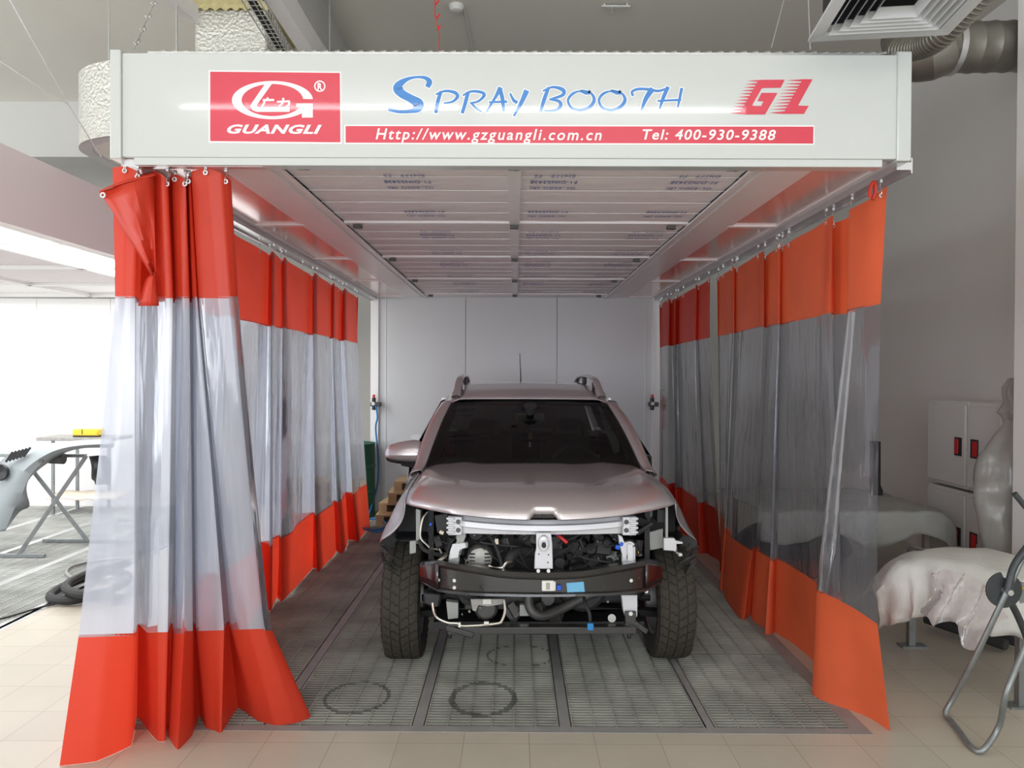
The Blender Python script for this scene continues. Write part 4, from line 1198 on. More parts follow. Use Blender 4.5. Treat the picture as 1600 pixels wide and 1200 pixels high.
clutter('engine_accessory', -.40, .10, -.48, -.34, .36, .60, 26, M['castdark'], 4, (.03, .09))
clutter('wiring_clip', -.56, .56, -.55, -.45, .62, .88, 34, M['castdark'], 5, (.008, .022))
clutter('bright_fitting', -.5, .5, -.56, -.50, .40, .88, 30, M['cast'], 6, (.006, .017))
# alternator
al = MB(); c = cp(750, 872, -.52)
al.lathe([(.001, -.05), (.035, -.052), (.062, -.040), (.070, -.01), (.070, .06), (.001, .06)], 'Y', c, 26); alt = al.build('alternator', M['cast'], car)
q = MB()
for s in (-1, 1):
    for k in range(5): q.box(c + Vector((s * .040, -.048, -.038 + k * .018)), (.030, .012, .007))
q.build('alternator_vent', M['dark'], alt)
im = MB()
for k in range(3): im.tube(crs([cp(770 + k * 24, 838, -.40), cp(772 + k * 24, 826, -.46), cp(776 + k * 24, 820, -.36)], 4), .030, 12)
im.b2(cp(765, 830, -.4).x, cp(832, 830, -.4).x, -.38, -.30, .84, .92); im.build('intake_manifold', M['cast'], car)
def pipe(name, pts, r, m, yl=None, n=8):
    P = [cp(a, b, c) for a, b, c in pts]
    return MB().tube(crs(P, 5), r, n).build(name, m, car)
pipe('coolant_pipe', [(668, 800, -.42), (660, 812, -.44), (657, 838, -.46), (668, 852, -.5), (676, 858, -.5), (686, 858, -.5), (690, 866, -.5)], .006, M['pipe'])
pipe('coolant_pipe', [(700, 862, -.5), (695, 870, -.54), (686, 876, -.56), (683, 884, -.56)], .009, M['pipe'])
pipe('coolant_pipe', [(763, 884, -.60), (772, 888, -.60), (785, 887, -.60), (791, 880, -.60), (798, 877, -.58)], .010, M['pipe'])
pipe('coolant_pipe', [(676, 942, -.62), (678, 956, -.64), (684, 966, -.66), (700, 973, -.66), (714, 974, -.66), (722, 978, -.66), (752, 977, -.66), (778, 974, -.66), (784, 970, -.66), (789, 955, -.64), (788, 938, -.62)], .007, M['pipe'])
q = MB(); q.box(cp(760, 973, -.67), (.025, .012, .012)); q.box(cp(718, 976, -.67), (.012, .012, .024)); q.build('pipe_clip', M['whitep'], car)
pipe('coolant_hose', [(795, 880, -.56), (800, 868, -.54), (815, 862, -.5), (840, 864, -.46)], .030, M['rubber'], n=12)
pipe('coolant_hose', [(795, 880, -.56), (790, 900, -.5), (796, 930, -.5)], .028, M['rubber'], n=12)
pipe('coolant_hose', [(745, 822, -.5), (765, 838, -.55), (775, 855, -.57), (782, 875, -.58), (784, 886, -.60)], .008, M['rubber'])
pipe('coolant_hose', [(835, 905, -.5), (826, 935, -.52), (832, 956, -.54), (850, 962, -.52), (880, 950, -.46), (920, 930, -.42), (960, 918, -.4)], .026, M['castdark'], n=12)
pipe('coolant_hose', [(655, 845, -.46), (662, 858, -.5), (675, 864, -.52), (690, 868, -.5)], .012, M['rubber'])
rw = random.Random(11)
for k in range(22):
    x = rw.uniform(665, 990); y = rw.uniform(825, 860)
    pipe('wiring', [(x, y, -.5), (x + rw.uniform(-25, 25), y + rw.uniform(5, 20), -.56), (x + rw.uniform(-40, 40), y + rw.uniform(15, 40), -.54)], rw.choice([.003, .004, .006]), M['rubber'], n=6)
pipe('wiring', [(912, 930, -.60), (915, 945, -.66), (921, 958, -.68), (922, 970, -.68)], .009, M['rubber'])
q = MB(); q.box(cp(922.5, 979, -.68), (.032, .02, .036)); q.build('blue_connector', M['bluehose'], car, bevel=.004)
q = MB(); q.tube([cp(870, 835, -.55), cp(878, 841, -.57), cp(886, 848, -.57)], .010, 8); q.build('red_connector', M['redp'], car)
for (px, py, yl, w, h) in ((869, 834, -.56, .022, .016), (965, 855, -.56, .024, .022), (971, 850, -.56, .018, .02), (673, 819, -.5, .012, .018)):
    q = MB(); q.box(cp(px, py, yl), (w, .015, h), (0, .4, 0)); q.build('blue_connector', M['blue'], car, bevel=.003)
q = MB(); q.box(cp(690, 832, -.55), (.024, .012, .018), (0, .4, 0)); q.box(cp(776, 846, -.56), (.02, .015, .03)); q.build('pale_connector', M['paper'], car, bevel=.003)
q = MB(); q.box(cp(990, 813, -.5), (.034, .03, .05)); q.build('relay_box', M['black'], car, bevel=.004)
q = MB(); q.box(cp(996, 863, -.5), (.012, .012, .012)); q.build('yellow_clip', M['yellow'], car)
# lower parts seen under the beam
lw = MB()
lw.b2(-.50, .50, -.62, -.56, .335, .375)
lw.bar(cp(697, 980, -.62), cp(740, 992, -.62), .03, .03); lw.bar(cp(740, 986, -.60), cp(780, 984, -.60), .035, .02)
for px in (703, 983): lw.cyl(cp(px, 985, -.60), cp(px, 997, -.60), .012, 8)
lw.build('lower_crossmember', M['blackmetal'], car, bevel=.005)
poly_y('lower_support_leg', [(971, 930), (996, 930), (996, 962), (990, 972), (980, 972), (974, 955)], -.55, .05, M['bracket'], car)
poly_y('lower_support_leg', [(697, 940), (716, 942), (716, 966), (700, 968)], -.50, .05, M['primer'], car)
q = MB(); c = cp(985, 958, -.565)
q.b2(c.x - .03, c.x + .03, c.y - .01, c.y + .01, c.z - .06, c.z + .012); q.bar(c + Vector((.02, 0, -.05)), c + Vector((.09, 0, -.10)), .03, .03); q.bar(c + Vector((-.02, 0, -.05)), c + Vector((.0, 0, -.12)), .03, .03); q.build('support_foot', M['blackmetal'], car, bevel=.005)
q = MB(); q.lathe([(.001, -.014), (.011, -.014), (.012, -.008)], 'Y', c, 8); q.build('bolt', M['whitep'], car)
poly_y('washer_bottle', [(662, 926), (690, 928), (688, 948), (676, 950), (661, 944)], -.45, .10, M['black'], car, bevel=.012)
q = MB(); q.lathe([(.001, -.09), (.05, -.09), (.065, -.06), (.065, .10), (.001, .10)], 'Y', cp(760, 945, -.45), 22)
q.b2(-.42, -.05, -.40, -.30, .40, .60); q.build('compressor', M['castdark'], car, bevel=.006)
poly_y('sump_casting', [(735, 936), (790, 936), (786, 944), (760, 948), (748, 946), (744, 956), (738, 954)], -.56, .03, M['cast'], car)
q = MB(); q.box(cp(761, 940, -.575), (.045, .006, .026)); q.build('compressor_label', M['whitep'], car)
q = MB(); q.b2(cp(812, 940, -.5).x, cp(827, 940, -.5).x, -.5, -.46, cp(812, 963, -.5).z, cp(812, 945, -.5).z); q.build('oil_filter', M['primer'], car, bevel=.004)
q = MB(); q.cyl(cp(956, 966, -.52), cp(956, 966, -.44), .022, 12); q.build('bright_fitting', M['cast'], car)
q = MB()
for s in (-1, 1): q.bar((s * .30, -.05, .30), (s * .74, 0, .26), .07, .04); q.tube([(s * .36, .05, .36), (s * .70, .03, .34)], .020, 10); q.cyl((s * .62, .05, .34), (s * .58, .08, .90), .045, 12)
q.b2(-.42, .42, -.12, .18, .24, .30); q.build('suspension_subframe', M['bay'], car, bevel=.005)
# ================================================================== neighbouring booth at the left
nb = thing('neighbour_spray_booth', 'brightly lit white neighbouring spray booth seen past the gathered curtain on the left', 'spray booth')
NBX = at(0, 348, 4.83).x
nz0, nz1 = HC - .01, at(0, 222, 4.83).z
MB().b2(NBX - .05, NBX, 4.0, 9.75, nz0, nz1).build('side_fascia', M['neighside'], nb, bevel=.004)
MB().b2(-7.6, NBX, 3.95, 4.0, nz0, nz1).build('front_fascia', M['fascia'], nb)
nf = MB(); nf.b2(-7.6, NBX - .05, 4.0, 9.75, nz0 + .06, nz0 + .10); nf.b2(NBX - .12, NBX - .05, 4.0, 9.75, nz0, nz0 + .06)
for y in (4.4, 5.75, 7.1, 8.45, 9.65): nf.b2(-7.5, NBX - .05, y - .03, y + .03, nz0 + .01, nz0 + .06)
for x in (-4.05, -5.4, -6.7): nf.b2(x - .03, x + .03, 4.0, 9.75, nz0 + .01, nz0 + .06)
nf.build('ceiling_frame', M['neigh'], nb, smooth=False)
for i in range(3): MB().b2(-7.4, -4.1, 4.45 + i * 1.35, 5.7 + i * 1.35, nz0 + .04, nz0 + .05).build('filter_panel', M['filter'], nb, smooth=False)
for (y0, y1) in ((4.45, 5.72), (5.85, 7.05), (7.15, 8.4), (8.5, 9.6)):
    MB().b2(-3.98, NBX - .14, y0, y1, nz0 + .03, nz0 + .045).build('light_panel', M['lamp'], nb, smooth=False)
for i in range(5):
    x0 = -3.30 - .95 * i; MB().b2(x0 - .945, x0, 9.76, 9.82, .0, nz0).build('back_panel', M['neigh'], nb, smooth=False)
for y in (4.0, 9.7): MB().b2(-7.6, -7.5, y, y + .08, 0, nz0).build('corner_post', M['frame'], nb, smooth=False)
area('neighbour_booth_lamps', (-5.4, 6.9, nz0 - .05), (-5.4, 6.9, 0), 3.6, 5.2, 130, (1, .98, .97))

# grey bumper on the X stand
xs_ = thing('folding_stand', 'dark X-legged steel stand holding the grey bumper in the left bay', 'stand', group=None)
def stand_bar(a, b, r=.018, name='leg', m='standmetal', par=xs_):
    return MB().bar(a, b, r * 2, r * 2).build(name, M[m], par, bevel=.003)
Ya, Yb = 6.95, 7.7
A = fl(28, 868, .02); B = at(135, 712, Ya + .35); Cc = fl(137, 845, .02); D = at(57, 742, Ya + .4)
stand_bar(A, B); stand_bar(Cc, at(38, 718, Ya + .45))
for (c, nme) in ((A, 'foot_bar'), (Cc, 'foot_bar')): stand_bar(c + Vector((-.45, 0, 0)), c + Vector((.25 if c is A else .32, 0, 0)), .016, nme)
stand_bar(at(90, 712, 7.25) + Vector((-.6, 0, 0)), at(135, 712, 7.3), .016, 'top_bar')
bp_ = at(0, 0, 7)
def bumper_pt(px, py, Y): return at(px, py, Y)
bum = MB(); rows = []
# arch of the bumper: outer skin lofted between an outer and an inner outline
outer = [(-60, 842), (-40, 800), (-22, 760), (0, 722), (28, 706), (60, 697), (95, 691), (130, 688), (175, 686)]
inner = [(8, 829), (20, 800), (34, 772), (44, 748), (56, 732), (76, 715), (98, 704), (130, 698), (178, 696)]
inner2 = [(8, 829), (30, 800), (46, 790), (40, 765), (48, 745), (72, 725), (100, 708), (130, 700), (178, 699)]
O_ = crs([(a, b, 0) for a, b in outer], 5); I_ = crs([(a, b, 0) for a, b in inner], 5); I2 = crs([(a, b, 0) for a, b in inner2], 5)
for o_, i_, j_ in zip(O_, I_, I2):
    m1 = o_.lerp(i_, .35); m2 = o_.lerp(i_, .75)
    rows.append([bumper_pt(o_.x, o_.y, 7.25), bumper_pt(m1.x, m1.y, 6.98), bumper_pt(m2.x, m2.y, 6.92), bumper_pt(i_.x, i_.y, 6.95), bumper_pt(j_.x, j_.y, 7.06)])
bum.grid(rows); bumper = bum.build('bumper_cover', M['greyplastic'], solid=.006, sharp=50)
tag(bumper, 'grey unpainted car bumper lying across the X-legged stand in the left bay', 'bumper')
bk = MB()
for k in range(6): bk.bar(at(9 + k * 5.5, 722 - k * 1.6, 6.93), at(20 + k * 5.5, 706 - k * 1.4, 6.96), .016, .02)
bk.lathe([(.001, .01), (.06, 0), (.075, -.02), (.08, .0), (.07, .03)], 'Y', at(0, 738, 6.93), 20)
bk.build('bumper_grille', M['black'], bumper)
bk = MB(); bk.tube([at(78, 716, 7.1), at(100, 717, 7.1)], .05, 12); bk.box(at(64, 721, 6.93), (.04, .01, .025)); bk.build('fog_lamp_housing', M['castdark'], bumper)
# work bench behind with yellow case
tb = thing('work_bench', 'small bench with thin legs and a paper-covered lower shelf behind the bumper stand', 'bench')
for px in (83, 121, 170):
    f = fl(px, 803 if px < 100 else 795); MB().bar((f.x, f.y, 0), (f.x, f.y, .92), .03, .03).build('leg', M['standmetal'], tb)
f = fl(121, 800); Yt = f.y
a = at(84, 706, Yt); b = at(200, 706, Yt)
q = MB(); q.b2(a.x, b.x, Yt - .35, Yt + .12, .905, .945); q.build('table_top', M['cast'], tb, bevel=.006)
a = at(94, 770, Yt); b = at(200, 770, Yt); rows = []
rg = random.Random(3)
for j in range(5): rows.append([Vector((lerp(a.x, b.x, i / 12), Yt - .28 + .1 * j, a.z + rg.uniform(-.012, .012) - (.03 if j == 0 else 0))) for i in range(13)])
MB().grid(rows).build('paper_shelf', M['paper'], tb, solid=.01)
yc = MB(); c = at(139, 679, Yt - .2); c.z = .945 + .055
yc.box(c, (.30, .18, .075)); ycs = yc.build('yellow_case', M['yellow'], bevel=.012)
tag(ycs, 'yellow-topped organiser case lying on the bench in the left bay', 'tool case')
MB().box(c + Vector((0, 0, -.046)), (.29, .17, .018)).build('case_base', M['dark'], ycs)
MB().box(c + Vector((-.03, -.091, .01)), (.01, .004, .06)).build('case_seam', M['dark'], ycs)
q = MB(); P = crs([at(139, 713, 7.15), at(143, 728, 7.1), at(143, 745, 7.12), at(146, 757, 7.12)], 5)
rows = [[p + Vector((.09 + w * (.16 if i < 12 else .12), .02 * sin(w * 7), 0)) for w in (-.5, -.3, 0, .3, .5)] for i, p in enumerate(P)]
q.grid(rows); tag(q.build('black_bag', M['black'], solid=.03), 'black bag hanging from the bumper stand beside the yellow case', 'bag')

# hoses on the floor
def hose(name, pts, r, m, label, closed=False):
    o = MB().tube(crs(pts, 8, closed), r, 10, closed).build(name, M[m]); return tag(o, label, 'hose')
F = lambda px, py, z: (lambda v: (v.x, v.y, z))(fl(px, py, z))
hose('vacuum_hose', [F(190, 935, .04), F(150, 932, .04), F(110, 938, .04), F(80, 935, .04), F(84, 925, .04), F(110, 912, .045), F(150, 898, .05), F(185, 893, .05), F(200, 905, .09), F(165, 925, .10), F(125, 928, .10), F(103, 920, .10), F(112, 908, .10), F(150, 892, .10), F(200, 880, .08)], .032, 'rubber', 'thick black vacuum hose coiled on the floor left of the gathered curtain')
hose('air_hose', [F(200, 905, .05), F(150, 905, .02), F(118, 904, .02), F(104, 896, .02), F(110, 886, .02), F(140, 878, .02), F(190, 872, .02)], .013, 'cast', 'thin pale grey hose loop on the left bay grating')
hose('power_cable', [F(-30, 975, .012), F(20, 962, .012), F(60, 950, .012), F(95, 941, .02), F(130, 936, .01)], .007, 'rubber', 'thin black cable running over the left grating to the coiled hose')
# behind the booth's left side: green drum, blue air hose, pallets
dr = MB(); dp = fl(556, 796); Yd = 9.2; dx = at(556, 700, Yd).x
prof = [(.001, 0), (.285, 0), (.29, .02), (.28, .03), (.28, .28), (.295, .30), (.28, .32), (.28, .58), (.295, .60), (.28, .62), (.28, .86), (.29, .88), (.001, .87)]
dr.lathe(prof, 'Z', (dx - .05, Yd - .02, 0), 32)
tag(dr.build('oil_drum', M['greenp']), 'dark green steel drum standing between the left curtain and the booth back wall', 'drum')
rg = thing('air_regulator', 'black air regulator on the left back corner post feeding the blue hose', 'air regulator')
def regulator(par, px, py, s):
    c = at(px, py, BY - .10)
    q = MB(); q.cyl(c + Vector((0, 0, -.06)), c + Vector((0, 0, .09)), .024, 12); q.build('filter_bowl', M['black'], par)
    q = MB(); q.box(c + Vector((s * .02, .03, .01)), (.12, .09, .05)); q.build('body', M['castdark'], par, bevel=.006)
    q = MB(); q.cyl(c + Vector((0, -.02, .02)), c + Vector((0, -.045, .02)), .022, 16); q.build('gauge', M['whitep'], par)
    q = MB(); q.cyl(c + Vector((0, 0, .09)), c + Vector((0, 0, .13)), .016, 10); q.build('knob', M['redp'], par)
    return c
c = regulator(rg, 584, 633, 1)
hose('air_hose', [c + Vector((.03, -.02, 0)), c + Vector((.05, -.03, -.15)), at(587, 670, BY - .12), at(591, 715, BY - .14), at(590, 755, BY - .2), at(580, 792, BY - .45), F(572, 815, .03), F(568, 822, .03), F(585, 828, .03), F(604, 822, .04), F(595, 812, .05), F(570, 812, .06), F(566, 824, .07), F(590, 831, .07), F(606, 824, .08)], .011, 'bluehose', 'blue air hose hanging from the left regulator and coiled on the floor')
rg2 = thing('air_regulator', 'black air regulator on the right back corner post beside the red curtain', 'air regulator')
regulator(rg2, 1019, 633, 1)
fe = thing('fire_extinguisher', 'red fire extinguisher on a stand behind the right back corner post', 'fire extinguisher')
p = at(1031, 640, BY + .30)
MB().lathe([(.001, -.26), (.07, -.26), (.075, -.24), (.075, .12), (.05, .18), (.02, .20), (.001, .20)], 'Z', (p.x, p.y, p.z), 20).build('cylinder_body', M['redp'], fe)
q = MB(); q.cyl(p + Vector((0, 0, .2)), p + Vector((0, 0, .24)), .015, 10); q.bar(p + Vector((-.02, 0, .24)), p + Vector((.08, 0, .26)), .02, .01); q.build('valve', M['black'], fe)
q = MB(); q.cyl((p.x, p.y, 0), (p.x, p.y, p.z - .26), .02, 12); q.lathe([(.001, 0), (.12, 0), (.12, .02), (.001, .02)], 'Z', (p.x, p.y, 0), 20); q.build('stand_pole', M['standmetal'], fe)
def pallet(x, y, z, w, d, lab, rz):
    t = thing('wood_block', lab, 'wood block', (x, y, z), rz, 'timber stacked behind the car'); q = MB()
    q.b2(-w / 2, w / 2, -d / 2, d / 2, 0, .022); q.b2(-w / 2, w / 2, -d / 2, d / 2, .10, .12); q.build('boards', M['wood'], t, smooth=False)
    q = MB()
    for xx in (-w / 2 + .05, 0, w / 2 - .05): q.b2(xx - .045, xx + .045, -d / 2, d / 2, .022, .10)
    q.build('blocks', M['wood'], t, smooth=False); return t
bz = 8.85
for k, (px, lab) in enumerate(((612, 'timber pallet lowest in the stack on the floor behind the car'), (612, 'timber pallet second from the floor behind the car'), (617, 'timber pallet third from the floor behind the car'), (622, 'timber pallet topmost in the stack behind the car'))):
    pallet(at(px, 790, bz).x + .35, bz + .02 * k, .122 * k, 1.0 - .09 * k, .5, lab, R((2, -3, 4, -2)[k]))

# ================================================================== right-hand side
# wall cabinets
cabs = []
def cabinet(y0, y1, z0, z1, lab, handle_side, name='wall_cabinet'):
    t = thing(name, lab, 'cabinet')
    x1 = HX1 - .01; x0 = x1 - .42
    MB().b2(x0, x1, y0 + .003, y1 - .003, z0, z1).build('body', M['cabinet'], t, bevel=.004)
    d = MB().b2(x0 - .022, x0 - .002, y0 + .012, y1 - .012, z0 + .03, z1 - .03).build('door', M['cabinet'], t, bevel=.004)
    yh = y0 + .10 if handle_side < 0 else y1 - .10; zh = 1.14 if z0 > .7 else .41
    h = MB(); h.b2(x0 - .028, x0 - .021, yh - .05, yh + .05, zh - .075, zh + .075); h.build('handle_plate', M['black'], d, bevel=.004)
    h = MB(); h.b2(x0 - .034, x0 - .026, yh - .04 + (.03 if handle_side < 0 else 0), yh + .04 - (0 if handle_side < 0 else .02), zh - .06, zh + .06); h.build('handle_flap', M['redp'], d, bevel=.003)
    return t
cy = [5.64, 6.07, 6.09, 6.66]
cz = .95
cabinet(cy[2], cy[3], .80, 1.505, 'white steel cabinet, upper unit farther from the pillar, red recessed handle', -1)
cabinet(cy[0], cy[1], .80, 1.505, 'white steel cabinet, upper unit half hidden by the hanging plastic bag', 1)
cabinet(cy[2], cy[3], .03, .78, 'white steel cabinet, lower unit behind the rear draped table', -1)
cabinet(cy[0], cy[1], .03, .78, 'white steel cabinet, lower unit behind the hanging plastic bag', 1)

def bumpy(name, P, m, par=None, solid=0.0, amp=.012, seed=0, freq=9):
    from mathutils import noise
    o = MB().grid(P)
    o.v = [tuple(Vector(v) + Vector(noise.noise_vector(Vector(v) * freq + Vector((seed, 0, 0)))) * amp) for v in o.v]
    return o.build(name, m, par, solid=solid, sharp=80)
# big plastic bag
prof = [(.02, 1.86), (.10, 1.84), (.15, 1.78), (.12, 1.70), (.17, 1.62), (.12, 1.54), (.20, 1.46), (.30, 1.30), (.35, 1.10), (.35, .90), (.33, .70), (.30, .5), (.30, .25), (.26, .02)]
bc = at(1592, 700, 5.36)
rows = [[Vector((bc.x + r_ * .8 * cos(a) * (1 + .10 * sin(5 * a + z * 4)), 5.36 + r_ * .5 * sin(a) * (1 + .1 * sin(4 * a + z * 7)), z - .16)) for a in [2 * pi * k / 44 for k in range(45)]] for (r_, z) in [(lerp(prof[i][0], prof[i + 1][0], t), lerp(prof[i][1], prof[i + 1][1], t)) for i in range(len(prof) - 1) for t in (0, .25, .5, .75)]]
bagm = bumpy('plastic_bag', rows, M['bag'], amp=.03, freq=9, seed=4)
tag(bagm, 'large translucent plastic bag bunched between the pillar and the white cabinets', 'plastic bag')
# rear draped table
t = thing('draped_table', 'rear table covered with a grey dust cloth in front of the white cabinets', 'table')
Y0, Y1 = 6.1, 7.3; tx0, tx1 = 2.05, 3.42; tz = at(1400, 775, 6.9).z
for (x, y) in ((tx0 + .05, Y0 + .05), (tx1 - .1, Y0 + .05), (tx0 + .05, Y1 - .05), (tx1 - .1, Y1 - .05)):
    MB().b2(x - .02, x + .02, y - .02, y + .02, 0, tz - .03).build('leg', M['galv'], t)
MB().b2(tx0, tx1, Y0, Y1, tz - .04, tz - .005).build('table_top', M['cast'], t)
rows = []
for j in range(31):
    v = j / 30; row = []
    for i in range(41):
        u = i / 40; x = lerp(tx0 - .1, tx1 + .16, u); z = tz + .004
        y = lerp(Y0 - .05, Y1, min(1, max(0, (v - .25) / .75)))
        if v < .25: d = (.25 - v) / .25; z -= d * (.22 + .05 * sin(u * 14)); y -= .02 * sin(u * 30) * d + .03 * d
        if x > tx1: z -= (x - tx1) * 1.2; 
        row.append(Vector((min(x, tx1 + .09), y, z)))
    rows.append(row)
bumpy('dust_cloth', rows, M['greycloth'], t, solid=.004, amp=.018)
# dark things under the rear table
q = MB(); rows = [[Vector((2.35 + .5 * sqrt(max(0, 1 - (k / 8 - 1) ** 2)) * cos(a), 6.45 + .28 * sqrt(max(0, 1 - (k / 8 - 1) ** 2)) * sin(a), .24 + .24 * (k / 8 - 1))) for a in [2 * pi * i / 24 for i in range(25)]] for k in range(0, 17)]
tag(bumpy('dark_sack', rows, M['seat'], amp=.05, freq=4), 'black sack lying under the rear draped table', 'sack')
# front stand with a bumper under white cloth and film
t = thing('draped_stand', 'front stand carrying a long panel draped in white cloth beside the right curtain', 'stand')
for (px, py) in ((1423, 1010), (1594, 1104)):
    f = fl(px, py); q = MB(); q.b2(f.x - .02, f.x + .02, f.y - .02, f.y + .02, 0, .62); q.build('leg', M['standmetal'], t)
    MB().b2(f.x - .07, f.x + .09, f.y - .04, f.y + .04, 0, .012).build('foot_plate', M['standmetal'], t)
f1 = fl(1423, 1010); f2 = fl(1594, 1104)
MB().bar((f1.x, f1.y, .62), (f2.x, f2.y, .62), .04, .04).build('cross_bar', M['standmetal'], t)
rows = []
UP = crs([at(1364, 905, 4.75), at(1395, 878, 4.8), at(1432, 861, 4.85), (at(1480, 856, 4.85)), at(1530, 857, 4.8), at(1585, 866, 4.7), at(1650, 885, 4.5)], 6)
MD = crs([at(1366, 925, 4.35), at(1400, 890, 4.25), at(1440, 878, 4.2), at(1480, 882, 4.1), at(1530, 895, 4.0), at(1585, 910, 3.95), at(1655, 940, 3.9)], 6)
LO = crs([at(1374, 985, 4.42), at(1410, 970, 4.25), at(1440, 962, 4.15), at(1480, 968, 4.0), at(1530, 985, 3.95), at(1580, 995, 3.9), at(1650, 1010, 3.9)], 6)
for i, (a, b, c) in enumerate(zip(UP, MD, LO)):
    e = a + Vector((0, .25, -.25))
    top = [e.lerp(a, k / 3) for k in range(3)] + [a.lerp(b, k / 6) + Vector((0, 0, .03 * sin(pi * k / 6))) for k in range(6)]
    w = .03 * sin(i * 1.1)
    low = [b.lerp(c, k / 7) + Vector((w * k / 7, -.03 * sin(pi * k / 7) + w * k / 9, 0)) for k in range(8)]
    rows.append(top + low)
bumpy('white_cloth', rows, M['cloth'], t, solid=.004, amp=.022, freq=8)
UP = crs([at(1442, 890, 4.16), at(1478, 886, 4.06), at(1515, 900, 3.98), at(1552, 920, 3.93)], 8)
LO = crs([at(1428, 950, 4.1), at(1445, 968, 4.02), at(1470, 962, 3.98), at(1496, 1003, 3.93), at(1515, 985, 3.92), at(1550, 950, 3.88)], 5)
n_ = len(UP); rows = []
for i in range(n_):
    c = LO[min(len(LO) - 1, int(round(i * (len(LO) - 1) / (n_ - 1))))]
    rows.append([UP[i].lerp(c, k / 10) + Vector((0, -.10 - .03 * sin(i * .9 + k * .5), 0)) for k in range(11)])
bumpy('plastic_film', rows, M['film'], t, amp=.022, freq=10)
# tube pieces lying under the front stand
pp = MB(); a = fl(1572, 1008, .05); pp.tube([a, a + Vector((-.25, .45, .02))], .035, 12); pp.tube([a + Vector((.12, .02, 0)), a + Vector((-.1, .5, 0))], .03, 12)
tag(pp.build('rolled_offcuts', M['dark']), 'dark rolled tubes lying on the tiles under the front draped stand', 'tubes')
# folding stand in the right foreground
fs_ = thing('folding_work_stand', 'folding steel tube work stand with round pivot plate in the right foreground', 'stand')
Yp = 3.62
piv = at(1567, 921, Yp)
def tp_(name, pts, r, m): return MB().tube(crs(pts, 6), r, 12).build(name, M[m], fs_)
b1 = fl(1476, 1120, .014); b2_ = fl(1530, 1176, .014)
leg = [at(1602, 862, Yp - .03), piv + Vector((0, -.03, 0)), piv.lerp(b1, .5) + Vector((0, -.02, 0)), b1 + Vector((.045, 0, .10)), b1 + Vector((.004, 0, .02)), b1 + Vector((.005, -.05, 0)), b1.lerp(b2_, .5), b2_ + Vector((-.004, .06, 0)), b2_ + Vector((.015, .0, .01)), b2_ + Vector((.10, .02, .11)), at(1572, 1085, 3.34), at(1602, 1010, 3.38), at(1660, 880, 3.42)]
tp_('tube_leg', leg, .0135, 'standmetal')
tp_('dark_tube_leg', [at(1640, 1100, 3.68), at(1600, 985, 3.66), piv + Vector((.02, .01, -.02)), piv + Vector((-.0, .01, .0))], .016, 'standblack')
tp_('upper_arm', [piv + Vector((-.0, -.035, 0)), at(1585, 885, Yp - .03), at(1606, 855, Yp - .03)], .019, 'standblack')
MB().tube([at(1585, 771, 3.5), at(1640, 838, 3.5)], .013, 12).build('cross_arm', M['standblack'], fs_)
q = MB(); pr = [(.085 * cos(R(a)), .085 * sin(R(a))) for a in range(100, 440, 14)] + [(.012, .055), (-.004, .06)]
q.prism([(piv.x + a, piv.z + b) for a, b in pr], lambda u, v, w: (u, piv.y - .012 + w, v), .012)
q.build('pivot_plate', M['standblack'], fs_, bevel=.002)
q = MB(); q.cyl(piv + Vector((0, -.06, 0)), piv + Vector((0, .02, 0)), .014, 10); q.build('bolt', M['galv'], fs_)
MB().tube([piv + Vector((.06, .02, -.0)), piv + Vector((.25, .02, .0))], .008, 8).build('spreader_rod', M['gold'], fs_)
# dark coat beside the right curtain
q = MB(); rows = [[at(lerp(1362, 1374 + (4 if k > 8 else 0), w), lerp(690, 776, k / 10), 6.9) + Vector((0, .06 * sin(pi * w), 0)) for w in (0, .25, .5, .75, 1)] for k in range(11)]
q.grid(rows)
tag(q.build('dark_coat', M['dark'], solid=.03), 'black jacket draped upright on the rear table at the edge of the right curtain', 'coat')

# ================================================================== above the booth
# square ceiling diffuser hung on flexible duct
df = thing('ceiling_diffuser', 'square white air diffuser with louvres hanging at the top right', 'air diffuser')
zc = 3.22; c0 = fl(1247, 68, zc + .0); c1 = fl(1466, 57, zc); ctr = Vector(((c0.x + c1.x) / 2, (c0.y + c1.y) / 2 - .31, zc)); hw = (c1.x - c0.x) / 2
rz_ = math.atan2(c1.y - c0.y, c1.x - c0.x)
Dm = Matrix.Translation(ctr) @ Matrix.Rotation(rz_, 4, 'Z')
q = MB()
def ringq(ro, ri, zo, zi, th=.004):
    for k in range(4):
        Rk = Matrix.Rotation(k * pi / 2, 4, 'Z')
        pts = [(-ro, -ro, zo), (ro, -ro, zo), (ri, -ri, zi), (-ri, -ri, zi)]
        P = [Dm @ Rk @ Vector(p) for p in pts] + [Dm @ Rk @ Vector((p[0], p[1], p[2] + th)) for p in pts]
        q.add(P, [(0, 1, 2, 3), (7, 6, 5, 4), (0, 4, 5, 1), (1, 5, 6, 2), (2, 6, 7, 3), (3, 7, 4, 0)])
ringq(hw, hw - .055, 0, .004, .012)
q.build('frame', M['boothwhite'], df, smooth=False)
q = MB(); k = 0; r = hw - .07
while r > .06: ringq(r, r - .020, -.004, .034, .003); r -= .034
q.build('louvres', M['boothwhite'], df, smooth=False)
q = MB(); P = [Dm @ Vector((sx * (hw - .05), sy * (hw - .05), z)) for z in (.05, .22) for sx, sy in ((-1, -1), (1, -1), (1, 1), (-1, 1))]
q.add(P, [(4, 5, 6, 7), (0, 1, 5, 4), (1, 2, 6, 5), (2, 3, 7, 6), (3, 0, 4, 7)])
q.build('plenum_box', M['dark'], df, smooth=False)
